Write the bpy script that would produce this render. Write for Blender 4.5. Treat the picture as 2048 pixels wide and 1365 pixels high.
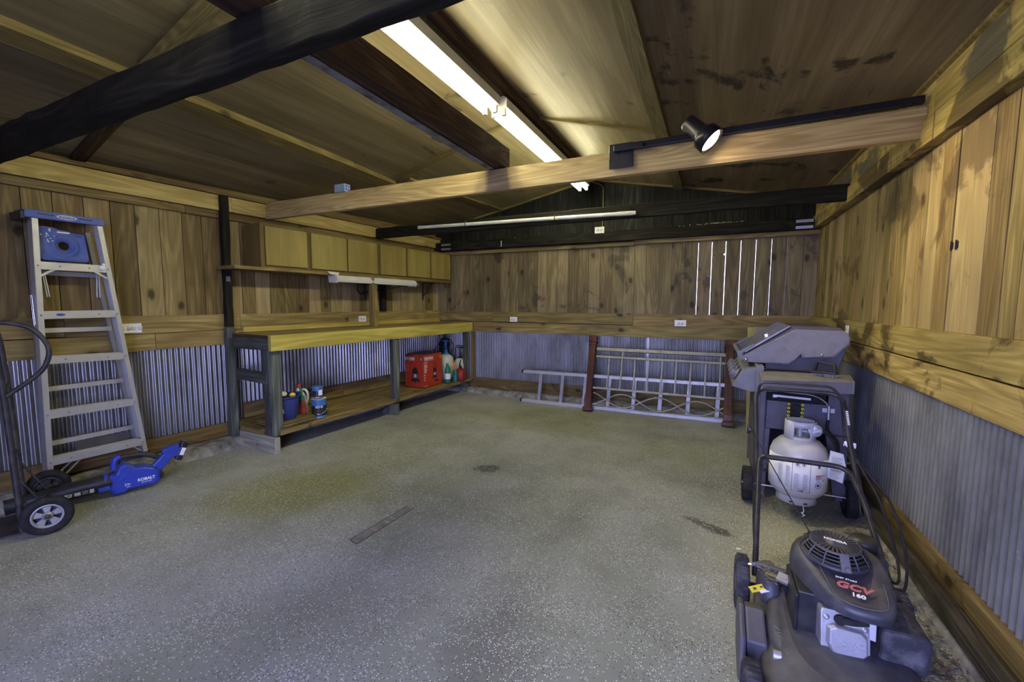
import bpy, bmesh, math, random
from mathutils import Matrix, Vector
for o in list(bpy.data.objects): bpy.data.objects.remove(o)
random.seed(7)
R = math.radians
S = bpy.context.scene
COL = S.collection

# ------------------------------------------------------------------ camera
YAW, PIT, ROL, FPX = 4.41430328e-01, 8.84678205e-02, 3.16125842e-03, 846.689
EYE = Vector((0, 0, 1.16))
fwd = Vector((-math.sin(YAW) * math.cos(PIT), math.cos(YAW) * math.cos(PIT), -math.sin(PIT)))
rt = Vector((math.cos(YAW), math.sin(YAW), 0)); up = rt.cross(fwd)
r2 = rt * math.cos(ROL) + up * math.sin(ROL); u2 = up * math.cos(ROL) - rt * math.sin(ROL)
cam = bpy.data.cameras.new('camera'); camo = bpy.data.objects.new('camera', cam); COL.objects.link(camo)
cam.sensor_width = 36; cam.lens = FPX / 2048 * 36; cam.clip_start = .02
m = Matrix.Identity(4)
for i in range(3): m[i][0] = r2[i]; m[i][1] = u2[i]; m[i][2] = -fwd[i]
camo.matrix_world = Matrix.Translation(EYE) @ m
S.camera = camo

# ------------------------------------------------------------------ world, daylight, exposure
w = bpy.data.worlds.new('daylight'); S.world = w; w.use_nodes = True
bg = w.node_tree.nodes['Background']; bg.inputs[0].default_value = (.43, .47, 1, 1); bg.inputs[1].default_value = 8.0
pl = bpy.data.lights.new('doorway_daylight_portal', 'AREA'); pl.shape = 'RECTANGLE'; pl.size = 2.0; pl.size_y = 1.95
pl.cycles.is_portal = True
po = bpy.data.objects.new('doorway_daylight_portal', pl); po.location = (-.30, -1.24, .975); po.rotation_euler = (R(90), 0, 0); COL.objects.link(po)
S.view_settings.view_transform = 'Standard'; S.view_settings.look = 'None'
S.view_settings.exposure = 1.1; S.view_settings.gamma = 1; S.view_settings.use_curve_mapping = False
TUBE = 22.0      # emission of the fluorescent tubes
LAMPC = (1, .95, .66)

# ------------------------------------------------------------------ materials
class NT:
    def __init__(s, name):
        s.m = bpy.data.materials.new(name); s.m.use_nodes = True; s.t = s.m.node_tree; s.n = s.t.nodes; s.l = s.t.links
        s.b = s.n['Principled BSDF']
    def node(s, typ, **kw):
        n = s.n.new(typ)
        for k, v in kw.items(): setattr(n, k, v)
        return n
    def link(s, a, b): s.l.new(a, b)
    def val(s, sock, v):
        if hasattr(v, 'is_output') or isinstance(v, bpy.types.NodeSocket): s.link(v, sock)
        else: sock.default_value = v
    def math(s, op, a, b=0.0, c=None):
        n = s.node('ShaderNodeMath', operation=op); s.val(n.inputs[0], a); s.val(n.inputs[1], b)
        if c is not None: s.val(n.inputs[2], c)
        return n.outputs[0]
    def mapr(s, v, a, b, c=0.0, d=1.0):
        n = s.node('ShaderNodeMapRange'); s.val(n.inputs[0], v)
        for i, x in enumerate((a, b, c, d)): s.val(n.inputs[i + 1], x)
        return n.outputs[0]
    def vscale(s, v, sc, off=None):
        n = s.node('ShaderNodeVectorMath', operation='MULTIPLY'); s.link(v, n.inputs[0]); n.inputs[1].default_value = sc
        o = n.outputs[0]
        if off is not None:
            n2 = s.node('ShaderNodeVectorMath', operation='ADD'); s.link(o, n2.inputs[0]); s.link(off, n2.inputs[1]); o = n2.outputs[0]
        return o
    def noise(s, v, scale=1, det=2, rough=.5, dist=0.0):
        n = s.node('ShaderNodeTexNoise'); s.link(v, n.inputs['Vector']); n.inputs['Scale'].default_value = scale
        n.inputs['Detail'].default_value = det; n.inputs['Roughness'].default_value = rough; n.inputs['Distortion'].default_value = dist
        return n.outputs['Fac']
    def mix(s, f, a, b, bt='MIX'):
        n = s.node('ShaderNodeMix', data_type='RGBA', blend_type=bt)
        s.val(n.inputs[0], f)
        for i, v in ((6, a), (7, b)):
            if isinstance(v, tuple): n.inputs[i].default_value = (*v[:3], 1)
            else: s.link(v, n.inputs[i])
        return n.outputs[2]
    def bump(s, h, st=.3, d=.01):
        n = s.node('ShaderNodeBump'); n.inputs['Strength'].default_value = st; n.inputs['Distance'].default_value = d
        s.link(h, n.inputs['Height']); s.link(n.outputs[0], s.b.inputs['Normal'])
    def out(s, col, rough=.6, metal=0.0, spec=.3):
        if isinstance(col, tuple): s.b.inputs['Base Color'].default_value = (*col[:3], 1)
        else: s.link(col, s.b.inputs['Base Color'])
        s.val(s.b.inputs['Roughness'], rough); s.val(s.b.inputs['Metallic'], metal); s.b.inputs['Specular IOR Level'].default_value = spec
        return s.m

def wood(name, dark, mid, light, knots=.5, stain=0.0, staincol=(.02, .015, .01), grain=1.0, ring=1.0, rough=.6, var=.35, metalv=0, tint2=None, bump=.25, hue=.013, band=.7):
    t = NT(name)
    uv = t.node('ShaderNodeUVMap'); uv.uv_map = 'UVMap'; uv = uv.outputs[0]
    rnd = t.node('ShaderNodeAttribute'); rnd.attribute_name = 'rnd'; rf = rnd.outputs['Fac']
    fine = t.noise(t.vscale(uv, (95 * grain, 2.4 * grain, 1)), 1, 6, .72)
    warp = t.noise(t.vscale(uv, (6, .55, 1)), 1, 2, .5, .3)
    rings = t.math('SINE', t.math('MULTIPLY', warp, 75 * ring)); rings = t.mapr(rings, -1, 1, 0, 1)
    f = t.math('ADD', t.math('ADD', t.math('MULTIPLY', fine, .85), -.15), t.math('MULTIPLY', rings, .22))
    broad = t.noise(t.vscale(uv, (9, 1.0, 1)), 1, 3, .6)
    f = t.math('ADD', f, t.math('MULTIPLY', t.math('SUBTRACT', broad, .5), band))
    col = t.mix(t.mapr(f, .22, .62), dark, mid)
    col = t.mix(t.mapr(f, .5, .88), col, light)
    if tint2: col = t.mix(t.mapr(rf, .45, 1.0, 0, .9), col, t.mix(.5, col, tint2))
    # knots
    v = t.node('ShaderNodeTexVoronoi', voronoi_dimensions='2D'); v.inputs['Scale'].default_value = 3.6
    t.link(t.vscale(uv, (1, .62, 1)), v.inputs['Vector'])
    dist = v.outputs['Distance']; sep = t.node('ShaderNodeSeparateColor'); t.link(v.outputs['Color'], sep.inputs[0])
    keep = t.math('LESS_THAN', sep.outputs[0], knots)
    dn = t.math('ADD', dist, t.math('MULTIPLY', t.math('SUBTRACT', t.noise(t.vscale(uv, (26, 14, 1)), 1, 3), .5), .11))
    kn = t.math('MULTIPLY', t.mapr(dn, .045, .10, 1, 0), keep)
    halo = t.math('MULTIPLY', t.mapr(dn, .08, .27, .65, 0), keep)
    col = t.mix(halo, col, tuple(c * .55 for c in mid)); col = t.mix(kn, col, tuple(c * .35 for c in dark))
    geo = t.node('ShaderNodeTexCoord'); oc = geo.outputs['Object']
    if stain:
        s1 = t.noise(oc, 2.6, 7, .62, .6)
        s2 = t.noise(t.vscale(uv, (14, 1.5, 1)), 1, 4)
        sm = t.mapr(t.math('ADD', s1, t.math('MULTIPLY', s2, .25)), .80 - stain * .2, .86 - stain * .2)
        col = t.mix(t.math('MULTIPLY', sm, .8), col, staincol)
    bl = t.noise(oc, .9, 3)
    h = t.node('ShaderNodeHueSaturation'); t.link(col, h.inputs['Color'])
    t.val(h.inputs['Value'], t.math('MULTIPLY', t.mapr(rf, 0, 1, 1 - var, 1 + var), t.mapr(bl, .3, .7, .88, 1.12)))
    t.val(h.inputs['Hue'], t.mapr(t.math('FRACT', t.math('MULTIPLY', rf, 7.3)), 0, 1, .494 + hue, .510 + hue))
    t.bump(t.math('ADD', fine, t.math('MULTIPLY', kn, -.5)), bump, .004)
    return t.out(h.outputs[0], rough, 0, .25)

def plain(name, col, rough=.5, metal=0.0, dirt=.15, sc=14, dirtcol=None, spec=.4, bump=0, coat=0, emit=None, es=0):
    t = NT(name); oc = t.node('ShaderNodeTexCoord').outputs['Object']
    n = t.noise(oc, sc, 5, .6)
    dc = dirtcol or tuple(c * .55 for c in col)
    c = t.mix(t.math('MULTIPLY', t.mapr(n, .42, .7), min(1, dirt * 3)), col, dc)
    if bump: t.bump(t.noise(oc, sc * 10, 3), bump, .002)
    t.out(c, t.mapr(n, .3, .7, max(.03, rough - .06), min(1, rough + .1)), metal, spec)
    if coat: t.b.inputs['Coat Weight'].default_value = coat
    if emit: t.b.inputs['Emission Color'].default_value = (*emit, 1); t.b.inputs['Emission Strength'].default_value = es
    return t.m

M = {}
M['plank'] = wood('cedar_planks', (.14, .088, .032), (.27, .185, .075), (.40, .30, .14), knots=.42, var=.40, tint2=(.26, .20, .12))
M['plankr'] = wood('cedar_planks_weathered', (.17, .11, .045), (.32, .225, .10), (.48, .37, .19), knots=.32, stain=.6, staincol=(.09, .055, .03), var=.28, tint2=(.34, .24, .16))
M['plankb'] = wood('cedar_planks_brown', (.13, .09, .045), (.24, .18, .09), (.36, .29, .15), knots=.42, stain=.45, staincol=(.06, .045, .03), var=.3, tint2=(.20, .15, .10))
M['rail'] = wood('pine_rail', (.17, .11, .04), (.32, .225, .085), (.46, .34, .15), knots=.6, var=.16, ring=.8)
M['railr'] = wood('pine_rail_stained', (.22, .15, .055), (.41, .295, .115), (.56, .43, .19), knots=.5, stain=.85, staincol=(.045, .025, .012), var=.12, ring=.8)
M['greypaint'] = plain('grey_paint_on_beam', (.24, .24, .26), .7, 0, .5, 9, (.08, .06, .05))
M['base'] = wood('baseboard_wood', (.10, .06, .022), (.20, .125, .05), (.30, .20, .09), knots=.25, var=.15, stain=.3)
M['base2'] = wood('baseboard_wood_right', (.09, .055, .02), (.18, .115, .045), (.27, .18, .08), knots=.25, var=.12, stain=.6, staincol=(.04, .025, .012))
M['pine'] = wood('pine_beam', (.32, .20, .10), (.52, .37, .20), (.68, .51, .31), knots=.3, var=.06, ring=1.6, bump=.1)
M['header'] = wood('header_board', (.28, .19, .07), (.42, .30, .12), (.58, .43, .20), knots=.15, var=.12, ring=1.1)
M['headerr'] = wood('header_board_mildewed', (.25, .16, .06), (.42, .28, .11), (.58, .43, .22), knots=.15, stain=.9, staincol=(.05, .055, .06), var=.12)
M['darkbeam'] = wood('blackened_beam', (.006, .005, .003), (.020, .016, .011), (.055, .046, .034), knots=.1, var=.15, bump=.5, rough=.85)
M['gable'] = wood('blackened_gable_boards', (.008, .008, .007), (.028, .030, .026), (.075, .08, .065), knots=.1, var=.45, bump=.4, rough=.75)
M['center'] = wood('brown_ridge_beam', (.03, .015, .01), (.085, .045, .028), (.15, .09, .06), knots=.05, var=.1, bump=.4, rough=.7)
M['batten'] = wood('batten_wood', (.13, .09, .035), (.24, .17, .07), (.38, .29, .13), knots=.1, var=.15, ring=1.3)
M['purlin'] = wood('purlin_board', (.12, .085, .04), (.22, .165, .085), (.36, .29, .16), knots=.05, var=.1, ring=1.6, bump=.5)
M['ply'] = wood('ceiling_plywood', (.15, .11, .06), (.25, .195, .115), (.33, .27, .17), knots=0, stain=.25, staincol=(.03, .026, .02), grain=.5, ring=.25, var=.10, rough=.45, bump=.08, band=.3)
M['plyr'] = wood('ceiling_plywood_mildewed', (.15, .105, .06), (.25, .185, .115), (.33, .26, .17), knots=0, stain=.5, staincol=(.018, .016, .013), grain=.5, ring=.25, var=.08, rough=.5, bump=.08, band=.3)
M['benchtop'] = wood('bench_top_wood', (.16, .11, .05), (.30, .21, .10), (.42, .31, .16), knots=.08, var=.08, ring=.7)
M['fascia'] = wood('bench_fascia_wood', (.31, .22, .05), (.49, .365, .09), (.60, .47, .16), knots=.45, var=.05, ring=.6, bump=.08)
M['oldgreen'] = wood('weathered_green_wood', (.06, .065, .05), (.14, .155, .125), (.26, .28, .23), knots=.1, stain=.4, staincol=(.03, .028, .02), var=.1)
M['oldgrey'] = wood('weathered_grey_wood', (.04, .042, .035), (.085, .09, .078), (.16, .17, .15), knots=.1, stain=.3, var=.1)
M['whitewood'] = wood('whitewashed_block', (.25, .23, .17), (.45, .43, .34), (.6, .58, .5), knots=.05, stain=.35, staincol=(.12, .10, .07), var=.05)
M['shelfwood'] = wood('lower_shelf_wood', (.13, .085, .03), (.27, .18, .07), (.40, .28, .12), knots=.2, var=.1, stain=.2)
M['cabinet'] = wood('cabinet_carcass', (.11, .065, .02), (.17, .105, .038), (.23, .15, .06), knots=0, ring=.15, var=.05, bump=.03)
M['door'] = wood('cabinet_door_veneer', (.20, .14, .04), (.285, .205, .062), (.35, .26, .09), knots=0, ring=.15, grain=1.2, var=.06, rough=.45, bump=.03)
M['newel'] = wood('newel_stained_wood', (.06, .024, .012), (.125, .052, .028), (.20, .09, .05), knots=0, ring=.4, var=.08, rough=.4, bump=.05, hue=0)
M['sill'] = wood('old_dark_sill', (.03, .024, .018), (.085, .068, .05), (.18, .15, .11), knots=.1, stain=.6, var=.1, bump=.6)
M['sheet'] = wood('leaning_sheet', (.28, .22, .09), (.42, .34, .16), (.55, .46, .25), knots=0, ring=.3, var=.08)

M['alu'] = plain('brushed_aluminium', (.56, .56, .55), .45, .6, .1, 9)
M['aludull'] = plain('dull_aluminium', (.38, .38, .38), .5, .6, .15, 9)
M['steelgrey'] = plain('grey_painted_metal', (.30, .30, .31), .45, .5, .15)
M['bracket'] = plain('zinc_bracket', (.45, .47, .52), .4, .8, .1)
M['blackmetal'] = plain('black_painted_tube', (.018, .018, .024), .35, .1, .3, 20, (.05, .045, .04), .5)
M['dollymetal'] = plain('worn_dark_tube', (.028, .028, .032), .5, .3, .3, 20, (.08, .07, .06))
M['rubber'] = plain('black_rubber', (.016, .016, .018), .8, 0, .3, 30, (.035, .033, .03), .2, .4)
M['blackplastic'] = plain('black_plastic', (.014, .014, .017), .4, 0, .25, 16, (.04, .038, .035))
M['trackblack'] = plain('black_track_enamel', (.012, .012, .02), .3, 0, .1, 16)
M['blue'] = plain('blue_tool_plastic', (.025, .05, .34), .42, 0, .08, 12)
M['ladderblue'] = plain('blue_ladder_plastic', (.06, .10, .34), .5, 0, .25, 10, (.13, .16, .32))
M['bucketblue'] = plain('blue_bucket_plastic', (.035, .05, .20), .45, 0, .15, 12)
M['white'] = plain('white_plastic', (.75, .75, .73), .4, 0, .05)
M['ivory'] = plain('outlet_white', (.80, .79, .76), .35, 0, .03)
M['fixture'] = plain('white_fixture_enamel', (.62, .62, .55), .35, 0, .12, 8)
M['fixshade'] = plain('shaded_fixture_enamel', (.30, .28, .25), .45, 0, .12, 8)  # unused copy of the fixture enamel, darkened for its shaded side
M['pipe'] = plain('white_plastic_pipe', (.62, .64, .58), .4, 0, .15, 8)
M['greyplastic'] = plain('grey_grill_paint', (.175, .175, .195), .5, .1, .12, 18, spec=.35)
M['greybody'] = plain('dark_grey_grill_steel', (.085, .08, .105), .5, .2, .12, 12)
M['shelfgrey'] = plain('grey_grill_shelf', (.155, .16, .175), .45, 0, .2, 16, (.11, .10, .085))
M['darksteel'] = plain('dark_brushed_steel', (.20, .185, .17), .3, .8, .2, 9)
M['chrome'] = plain('polished_chrome', (.75, .75, .78), .12, 1, .05)
M['tank'] = plain('white_tank_paint', (.46, .46, .49), .32, 0, .08, 10, (.42, .40, .38), .5)
M['label'] = plain('paper_label', (.75, .75, .76), .6, 0, .04)
M['ink'] = plain('dark_printing', (.05, .05, .07), .6, 0, 0)
M['inkred'] = plain('red_printing', (.45, .12, .12), .6, 0, 0)
M['yellow'] = plain('yellow_plastic', (.65, .55, .04), .5, 0, .05)
M['orange'] = plain('orange_plastic', (.75, .20, .02), .4, 0, .03)
M['redbox'] = plain('red_printed_carton', (.38, .035, .010), .5, 0, .12, 6, (.28, .02, .008))
M['red'] = plain('red_plastic', (.24, .018, .015), .45, 0, .1)
M['redcap'] = plain('red_cap', (.5, .03, .02), .4, 0, .05)
M['bristle'] = plain('red_bristles', (.26, .035, .02), .9, 0, .4, 40, bump=.8)
M['green'] = plain('green_bottle', (.012, .16, .08), .3, 0, .05)
M['tankwhite'] = plain('translucent_white_tank', (.50, .55, .42), .4, 0, .12, 10)
M['gcv'] = plain('mower_engine_cover', (.036, .036, .046), .45, 0, .35, 11, (.095, .092, .095), .5)
M['deck'] = plain('mower_deck_plastic', (.050, .050, .064), .5, 0, .4, 9, (.115, .112, .12), .4, .25)
M['guard'] = plain('mower_side_guard', (.08, .08, .10), .5, 0, .3, 12, (.14, .135, .14))
M['castalu'] = plain('cast_aluminium', (.46, .46, .49), .5, .6, .2, 22, (.25, .24, .23), bump=.2)
M['dustyrubber'] = plain('dusty_rubber', (.035, .035, .042), .85, 0, .45, 26, (.11, .105, .11), .2, .4)
M['straw'] = plain('dry_grass_clippings', (.30, .27, .17), .9, 0, .3, 40)
M['litter'] = plain('leaf_litter', (.16, .13, .10), .9, 0, .4, 40)
M['yellowcord'] = plain('yellow_cord', (.45, .40, .08), .5, 0, .05)
M['boxgrey'] = plain('electrical_box_blue_grey', (.28, .36, .52), .5, 0, .1)
M['ironrail'] = plain('bare_iron_bar', (.33, .32, .26), .5, .3, .2)
M['bluelabel'] = plain('paint_can_blue', (.04, .15, .36), .35, 0, .05)
M['tapegrey'] = plain('worn_grey_tape', (.22, .21, .18), .6, 0, .3, 20)
M['glassgrey'] = plain('smoky_sheet', (.30, .30, .29), .3, .1, .2, 5, (.18, .17, .16))

def emis(name, col, st):
    t = NT(name); t.out(col, .4); t.b.inputs['Emission Color'].default_value = (*col, 1); t.b.inputs['Emission Strength'].default_value = st
    return t.m
M['tube'] = emis('lit_fluorescent_tube', LAMPC, TUBE)
M['bulb'] = emis('lit_spot_bulb', (1, .80, .50), 14)
M['deadtube'] = plain('unlit_tube_glass', (.55, .58, .52), .25, 0, .02)

def corr(name, base, dirt, rough, white=.0, metal=.75):
    t = NT(name); oc = t.node('ShaderNodeTexCoord').outputs['Object']
    n = t.noise(t.vscale(oc, (1, 1, .35)), 5, 6, .65); n2 = t.noise(oc, 60, 3)
    c = t.mix(t.mapr(n, .38, .66), base, dirt)
    sp = t.mapr(t.noise(oc, 7, 9, .75, .5), .66, .70)
    c = t.mix(t.math('MULTIPLY', sp, white), c, (.6, .6, .6))
    return t.out(c, t.mapr(t.math('ADD', n, t.math('MULTIPLY', n2, .3)), .3, .9, rough, rough + .25), metal, .5)
M['corr'] = corr('galvanised_corrugated', (.40, .40, .395), (.20, .195, .18), .22, .12, .92)
M['corrr'] = corr('galvanised_corrugated_dull', (.36, .37, .36), (.17, .17, .165), .32, .8, .6)
M['flash'] = corr('flat_flashing', (.30, .29, .26), (.18, .17, .15), .3)

def floor_mat():
    t = NT('epoxy_floor'); oc = t.node('ShaderNodeTexCoord').outputs['Object']
    big = t.noise(oc, .75, 3, .55, .4); med = t.noise(oc, 3.2, 5, .6)
    c = t.mix(t.mapr(big, .36, .64), (.235, .25, .19), (.345, .355, .32))
    c = t.mix(t.math('MULTIPLY', t.mapr(med, .42, .72), .45), c, (.15, .15, .11))
    sx = t.node('ShaderNodeSeparateXYZ'); t.link(oc, sx.inputs[0])
    def spot(x, y, rx, ry, rot=0, soft=.5, wob=.5, nz=2.2):
        ca, sa = math.cos(rot), math.sin(rot)
        dx = t.math('SUBTRACT', sx.outputs[0], x); dy = t.math('SUBTRACT', sx.outputs[1], y)
        a = t.math('DIVIDE', t.math('ADD', t.math('MULTIPLY', dx, ca), t.math('MULTIPLY', dy, sa)), rx)
        b = t.math('DIVIDE', t.math('SUBTRACT', t.math('MULTIPLY', dy, ca), t.math('MULTIPLY', dx, sa)), ry)
        d = t.math('SQRT', t.math('ADD', t.math('MULTIPLY', a, a), t.math('MULTIPLY', b, b)))
        d = t.math('ADD', d, t.math('MULTIPLY', t.math('SUBTRACT', t.noise(oc, nz, 4), .5), wob * 2))
        return t.mapr(d, 1 - soft, 1 + soft * .3, 1, 0)
    for (x, y, rx, ry, rot, k) in WARM_LIGHT_Y: c = t.mix(t.math('MULTIPLY', spot(x, y, rx, ry, rot), k), c, (.20, .20, .055))
    for (x, y, rx, ry, rot, k) in STAINS_D: c = t.mix(t.math('MULTIPLY', spot(x, y, rx, ry, rot, .3, .6, 16), k), c, (.05, .052, .045))
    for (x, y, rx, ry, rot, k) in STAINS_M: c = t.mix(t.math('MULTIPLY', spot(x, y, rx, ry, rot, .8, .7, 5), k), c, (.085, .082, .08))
    # colour flakes
    clump = t.mapr(t.noise(oc, 2.6, 4, .7), .35, .7, .03, .34)
    for sc, colr, thr in ((135, (.66, .66, .62), 1.15), (170, (.025, .025, .03), .65)):
        v = t.node('ShaderNodeTexVoronoi', voronoi_dimensions='2D'); t.link(t.vscale(oc, (1, 1, .2)), v.inputs['Vector']); v.inputs['Scale'].default_value = sc
        sp = t.node('ShaderNodeSeparateColor'); t.link(v.outputs['Color'], sp.inputs[0])
        k = t.math('MULTIPLY', t.math('LESS_THAN', sp.outputs[0], t.math('MULTIPLY', clump, thr)), t.math('LESS_THAN', v.outputs['Distance'], .31))
        c = t.mix(k, c, colr)
    t.bump(t.noise(oc, 30, 4), .12, .004)
    return t.out(c, t.mapr(med, .3, .7, .42, .62), 0, .35)
WARM_LIGHT_Y = [(-2.25, 1.72, .52, .42, .5, .75), (-1.5, 3.9, .9, .45, 0, .55), (-.1, 3.5, .5, .35, 0, .35), (-1.35, .75, .6, .35, .9, .35), (-2.2, 2.3, .35, .6, 0, .3), (-1.0, 4.35, .8, .2, 0, .4)]  # olive patches: warm light on the floor, painted into its colour
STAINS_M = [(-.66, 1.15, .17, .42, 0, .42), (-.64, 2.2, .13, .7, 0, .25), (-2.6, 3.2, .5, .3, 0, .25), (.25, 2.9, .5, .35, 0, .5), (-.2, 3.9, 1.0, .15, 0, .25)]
STAINS_D = [(-1.40, 2.54, .10, .075, .2, .85), (.03, 2.36, .14, .04, -.45, .75), (.07, 2.33, .05, .03, .6, .6)]
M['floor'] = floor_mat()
def conc():
    t = NT('rough_concrete_curb'); oc = t.node('ShaderNodeTexCoord').outputs['Object']
    n = t.noise(oc, 9, 8, .7); c = t.mix(t.mapr(n, .35, .65), (.09, .085, .07), (.36, .35, .31))
    t.bump(n, .8, .02); return t.out(c, .85)
M['conc'] = conc()

# ------------------------------------------------------------------ mesh helpers
class MB:
    def __init__(s, M0=None):
        s.v = []; s.f = []; s.uv = []; s.r = []; s.mi = []; s.sm = []; s.M = M0 or Matrix.Identity(4)
    def add(s, pts, faces, uvs=None, r=None, mi=0, sm=False, M=None):
        T = s.M if M is None else s.M @ M
        b = len(s.v); s.v += [T @ Vector(p) for p in pts]
        if r is None: r = random.random()
        for k, f in enumerate(faces):
            s.f.append([b + i for i in f]); s.uv.append(uvs[k] if uvs else [(pts[i][0], pts[i][2]) if len(pts[i]) > 2 else (0, 0) for i in f])
            s.r.append(r); s.mi.append(mi); s.sm.append(sm)
        return s
    def box(s, x0, x1, y0, y1, z0, z1, mi=0, r=None, M=None, grain=None, taper=None):
        P = [(x0, y0, z0), (x1, y0, z0), (x1, y1, z0), (x0, y1, z0), (x0, y0, z1), (x1, y0, z1), (x1, y1, z1), (x0, y1, z1)]
        F = [(0, 3, 2, 1), (4, 5, 6, 7), (0, 1, 5, 4), (1, 2, 6, 5), (2, 3, 7, 6), (3, 0, 4, 7)]
        N = (2, 2, 1, 0, 1, 0); d = (x1 - x0, y1 - y0, z1 - z0)
        g = grain if grain is not None else max(range(3), key=lambda i: d[i])
        ox, oy = random.uniform(0, 40), random.uniform(0, 40); U = []
        for f, n in zip(F, N):
            if n == g: a, b = [i for i in range(3) if i != n]
            else: b = g; a = [i for i in range(3) if i not in (n, g)][0]
            U.append([(P[i][a] + ox + n * .07, P[i][b] * (1 if n != g else .2) + oy) for i in f])
        return s.add(P, F, U, r, mi, False, M)
    def beam(s, p0, p1, w, h, upv=(0, 0, 1), mi=0, r=None, seg=1, jit=0):
        """box from p0 to p1, w wide (side) and h deep (up)"""
        p0, p1 = Vector(p0), Vector(p1); d = p1 - p0; L = d.length; d.normalize()
        sd = d.cross(Vector(upv)).normalized(); u = sd.cross(d)
        ox, oy = random.uniform(0, 40), random.uniform(0, 40)
        pts = []; F = []; U = []
        for k in range(seg + 1):
            c = p0 + d * (L * k / seg)
            for (a, b) in ((-1, -1), (1, -1), (1, 1), (-1, 1)):
                j = random.uniform(-jit, jit) if jit else 0; j2 = random.uniform(-jit, jit) if jit else 0
                pts.append(tuple(c + sd * (a * w / 2 + j) + u * (b * h / 2 + j2)))
        q = (0, w, w + h, 2 * w + h, 2 * w + 2 * h)
        for k in range(seg):
            for i in range(4):
                a, b = k * 4 + i, k * 4 + (i + 1) % 4
                F.append((a, b, b + 4, a + 4)); v0, v1 = L * k / seg, L * (k + 1) / seg
                U.append([(q[i] + ox, v0 + oy), (q[i + 1] + ox, v0 + oy), (q[i + 1] + ox, v1 + oy), (q[i] + ox, v1 + oy)])
        n = seg * 4
        for f in ((3, 2, 1, 0), (n, n + 1, n + 2, n + 3)): F.append(f); U.append([(ox + a, oy + b) for a, b in ((0, 0), (w, 0), (w, .2 * h), (0, .2 * h))])
        return s.add(pts, F, U, r, mi)
    def tube(s, path, rad, seg=10, closed=False, mi=0, M=None, caps=True):
        P = [Vector(p) for p in path]; n = len(P); pts = []; F = []
        rr = rad if isinstance(rad, (list, tuple)) else [rad] * n
        prev = None
        for i, p in enumerate(P):
            if closed: t = P[(i + 1) % n] - P[i - 1]
            else: t = P[min(i + 1, n - 1)] - P[max(i - 1, 0)]
            t.normalize()
            if prev is None:
                a = Vector((0, 0, 1)) if abs(t.z) < .9 else Vector((1, 0, 0)); nn = t.cross(a).normalized()
            else: nn = (prev - t * prev.dot(t)).normalized()
            prev = nn; bb = t.cross(nn)
            for k in range(seg):
                an = 2 * math.pi * k / seg; pts.append(tuple(p + (nn * math.cos(an) + bb * math.sin(an)) * rr[i]))
        for i in range(n if closed else n - 1):
            j = (i + 1) % n
            for k in range(seg):
                l = (k + 1) % seg; F.append((i * seg + k, i * seg + l, j * seg + l, j * seg + k))
        s.add(pts, F, None, None, mi, True, M)
        if caps and not closed:
            s.add(pts[:seg], [tuple(reversed(range(seg)))], None, None, mi, False, M); s.add(pts[-seg:], [tuple(range(seg))], None, None, mi, False, M)
        return s
    def lathe(s, prof, M=None, seg=24, mi=0, arc=2 * math.pi, sm=True):
        pts = []; F = []; n = len(prof); full = abs(arc - 2 * math.pi) < 1e-6; ns = seg if full else seg + 1
        for k in range(ns):
            a = arc * k / seg
            for (r, z) in prof: pts.append((r * math.cos(a), r * math.sin(a), z))
        for k in range(seg):
            l = (k + 1) % ns
            for i in range(n - 1): F.append((k * n + i, l * n + i, l * n + i + 1, k * n + i + 1))
        return s.add(pts, F, None, None, mi, sm, M)
    def loft(s, rings, M=None, mi=0, cap0=True, cap1=True, sm=True):
        n = len(rings[0]); pts = [tuple(p) for r in rings for p in r]; F = []
        for i in range(len(rings) - 1):
            for k in range(n):
                l = (k + 1) % n; F.append((i * n + k, i * n + l, (i + 1) * n + l, (i + 1) * n + k))
        s.add(pts, F, None, None, mi, sm, M)
        if cap0: s.add(rings[0], [tuple(reversed(range(n)))], None, None, mi, False, M)
        if cap1: s.add(rings[-1], [tuple(range(n))], None, None, mi, False, M)
        return s
    def prism(s, poly, a, b, axis='z', mi=0, r=None, M=None, sm=False):
        """poly: 2D outline; axis z: (x,y); axis y: (x,z); axis x: (y,z)"""
        def P(p, t):
            return {'z': (p[0], p[1], t), 'y': (p[0], t, p[1]), 'x': (t, p[0], p[1])}[axis]
        n = len(poly); pts = [P(p, a) for p in poly] + [P(p, b) for p in poly]
        F = [tuple(range(n)), tuple(range(2 * n - 1, n - 1, -1))] + [(i, i + n, (i + 1) % n + n, (i + 1) % n) for i in range(n)]
        ox = random.uniform(0, 40); q = [0]
        for i in range(n): q.append(q[-1] + math.dist(poly[i], poly[(i + 1) % n]))
        U = [[(p[0] + ox, p[1]) for p in poly], [(p[0] + ox, p[1]) for p in reversed(poly)]] + [[(a, q[i]), (b, q[i]), (b, q[i + 1]), (a, q[i + 1])] for i in range(n)]
        return s.add(pts, F, U, r, mi, sm, M)
    def ball(s, c, rad, seg=12, mi=0, M=None):
        rx, ry, rz = rad if isinstance(rad, (tuple, list)) else (rad,) * 3
        prof = [(math.sin(math.pi * i / seg), -math.cos(math.pi * i / seg)) for i in range(seg + 1)]
        T = Matrix.Translation(c) @ Matrix.Diagonal((rx, ry, rz, 1))
        return s.lathe(prof, T if M is None else M @ T, seg * 2, mi)
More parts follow.
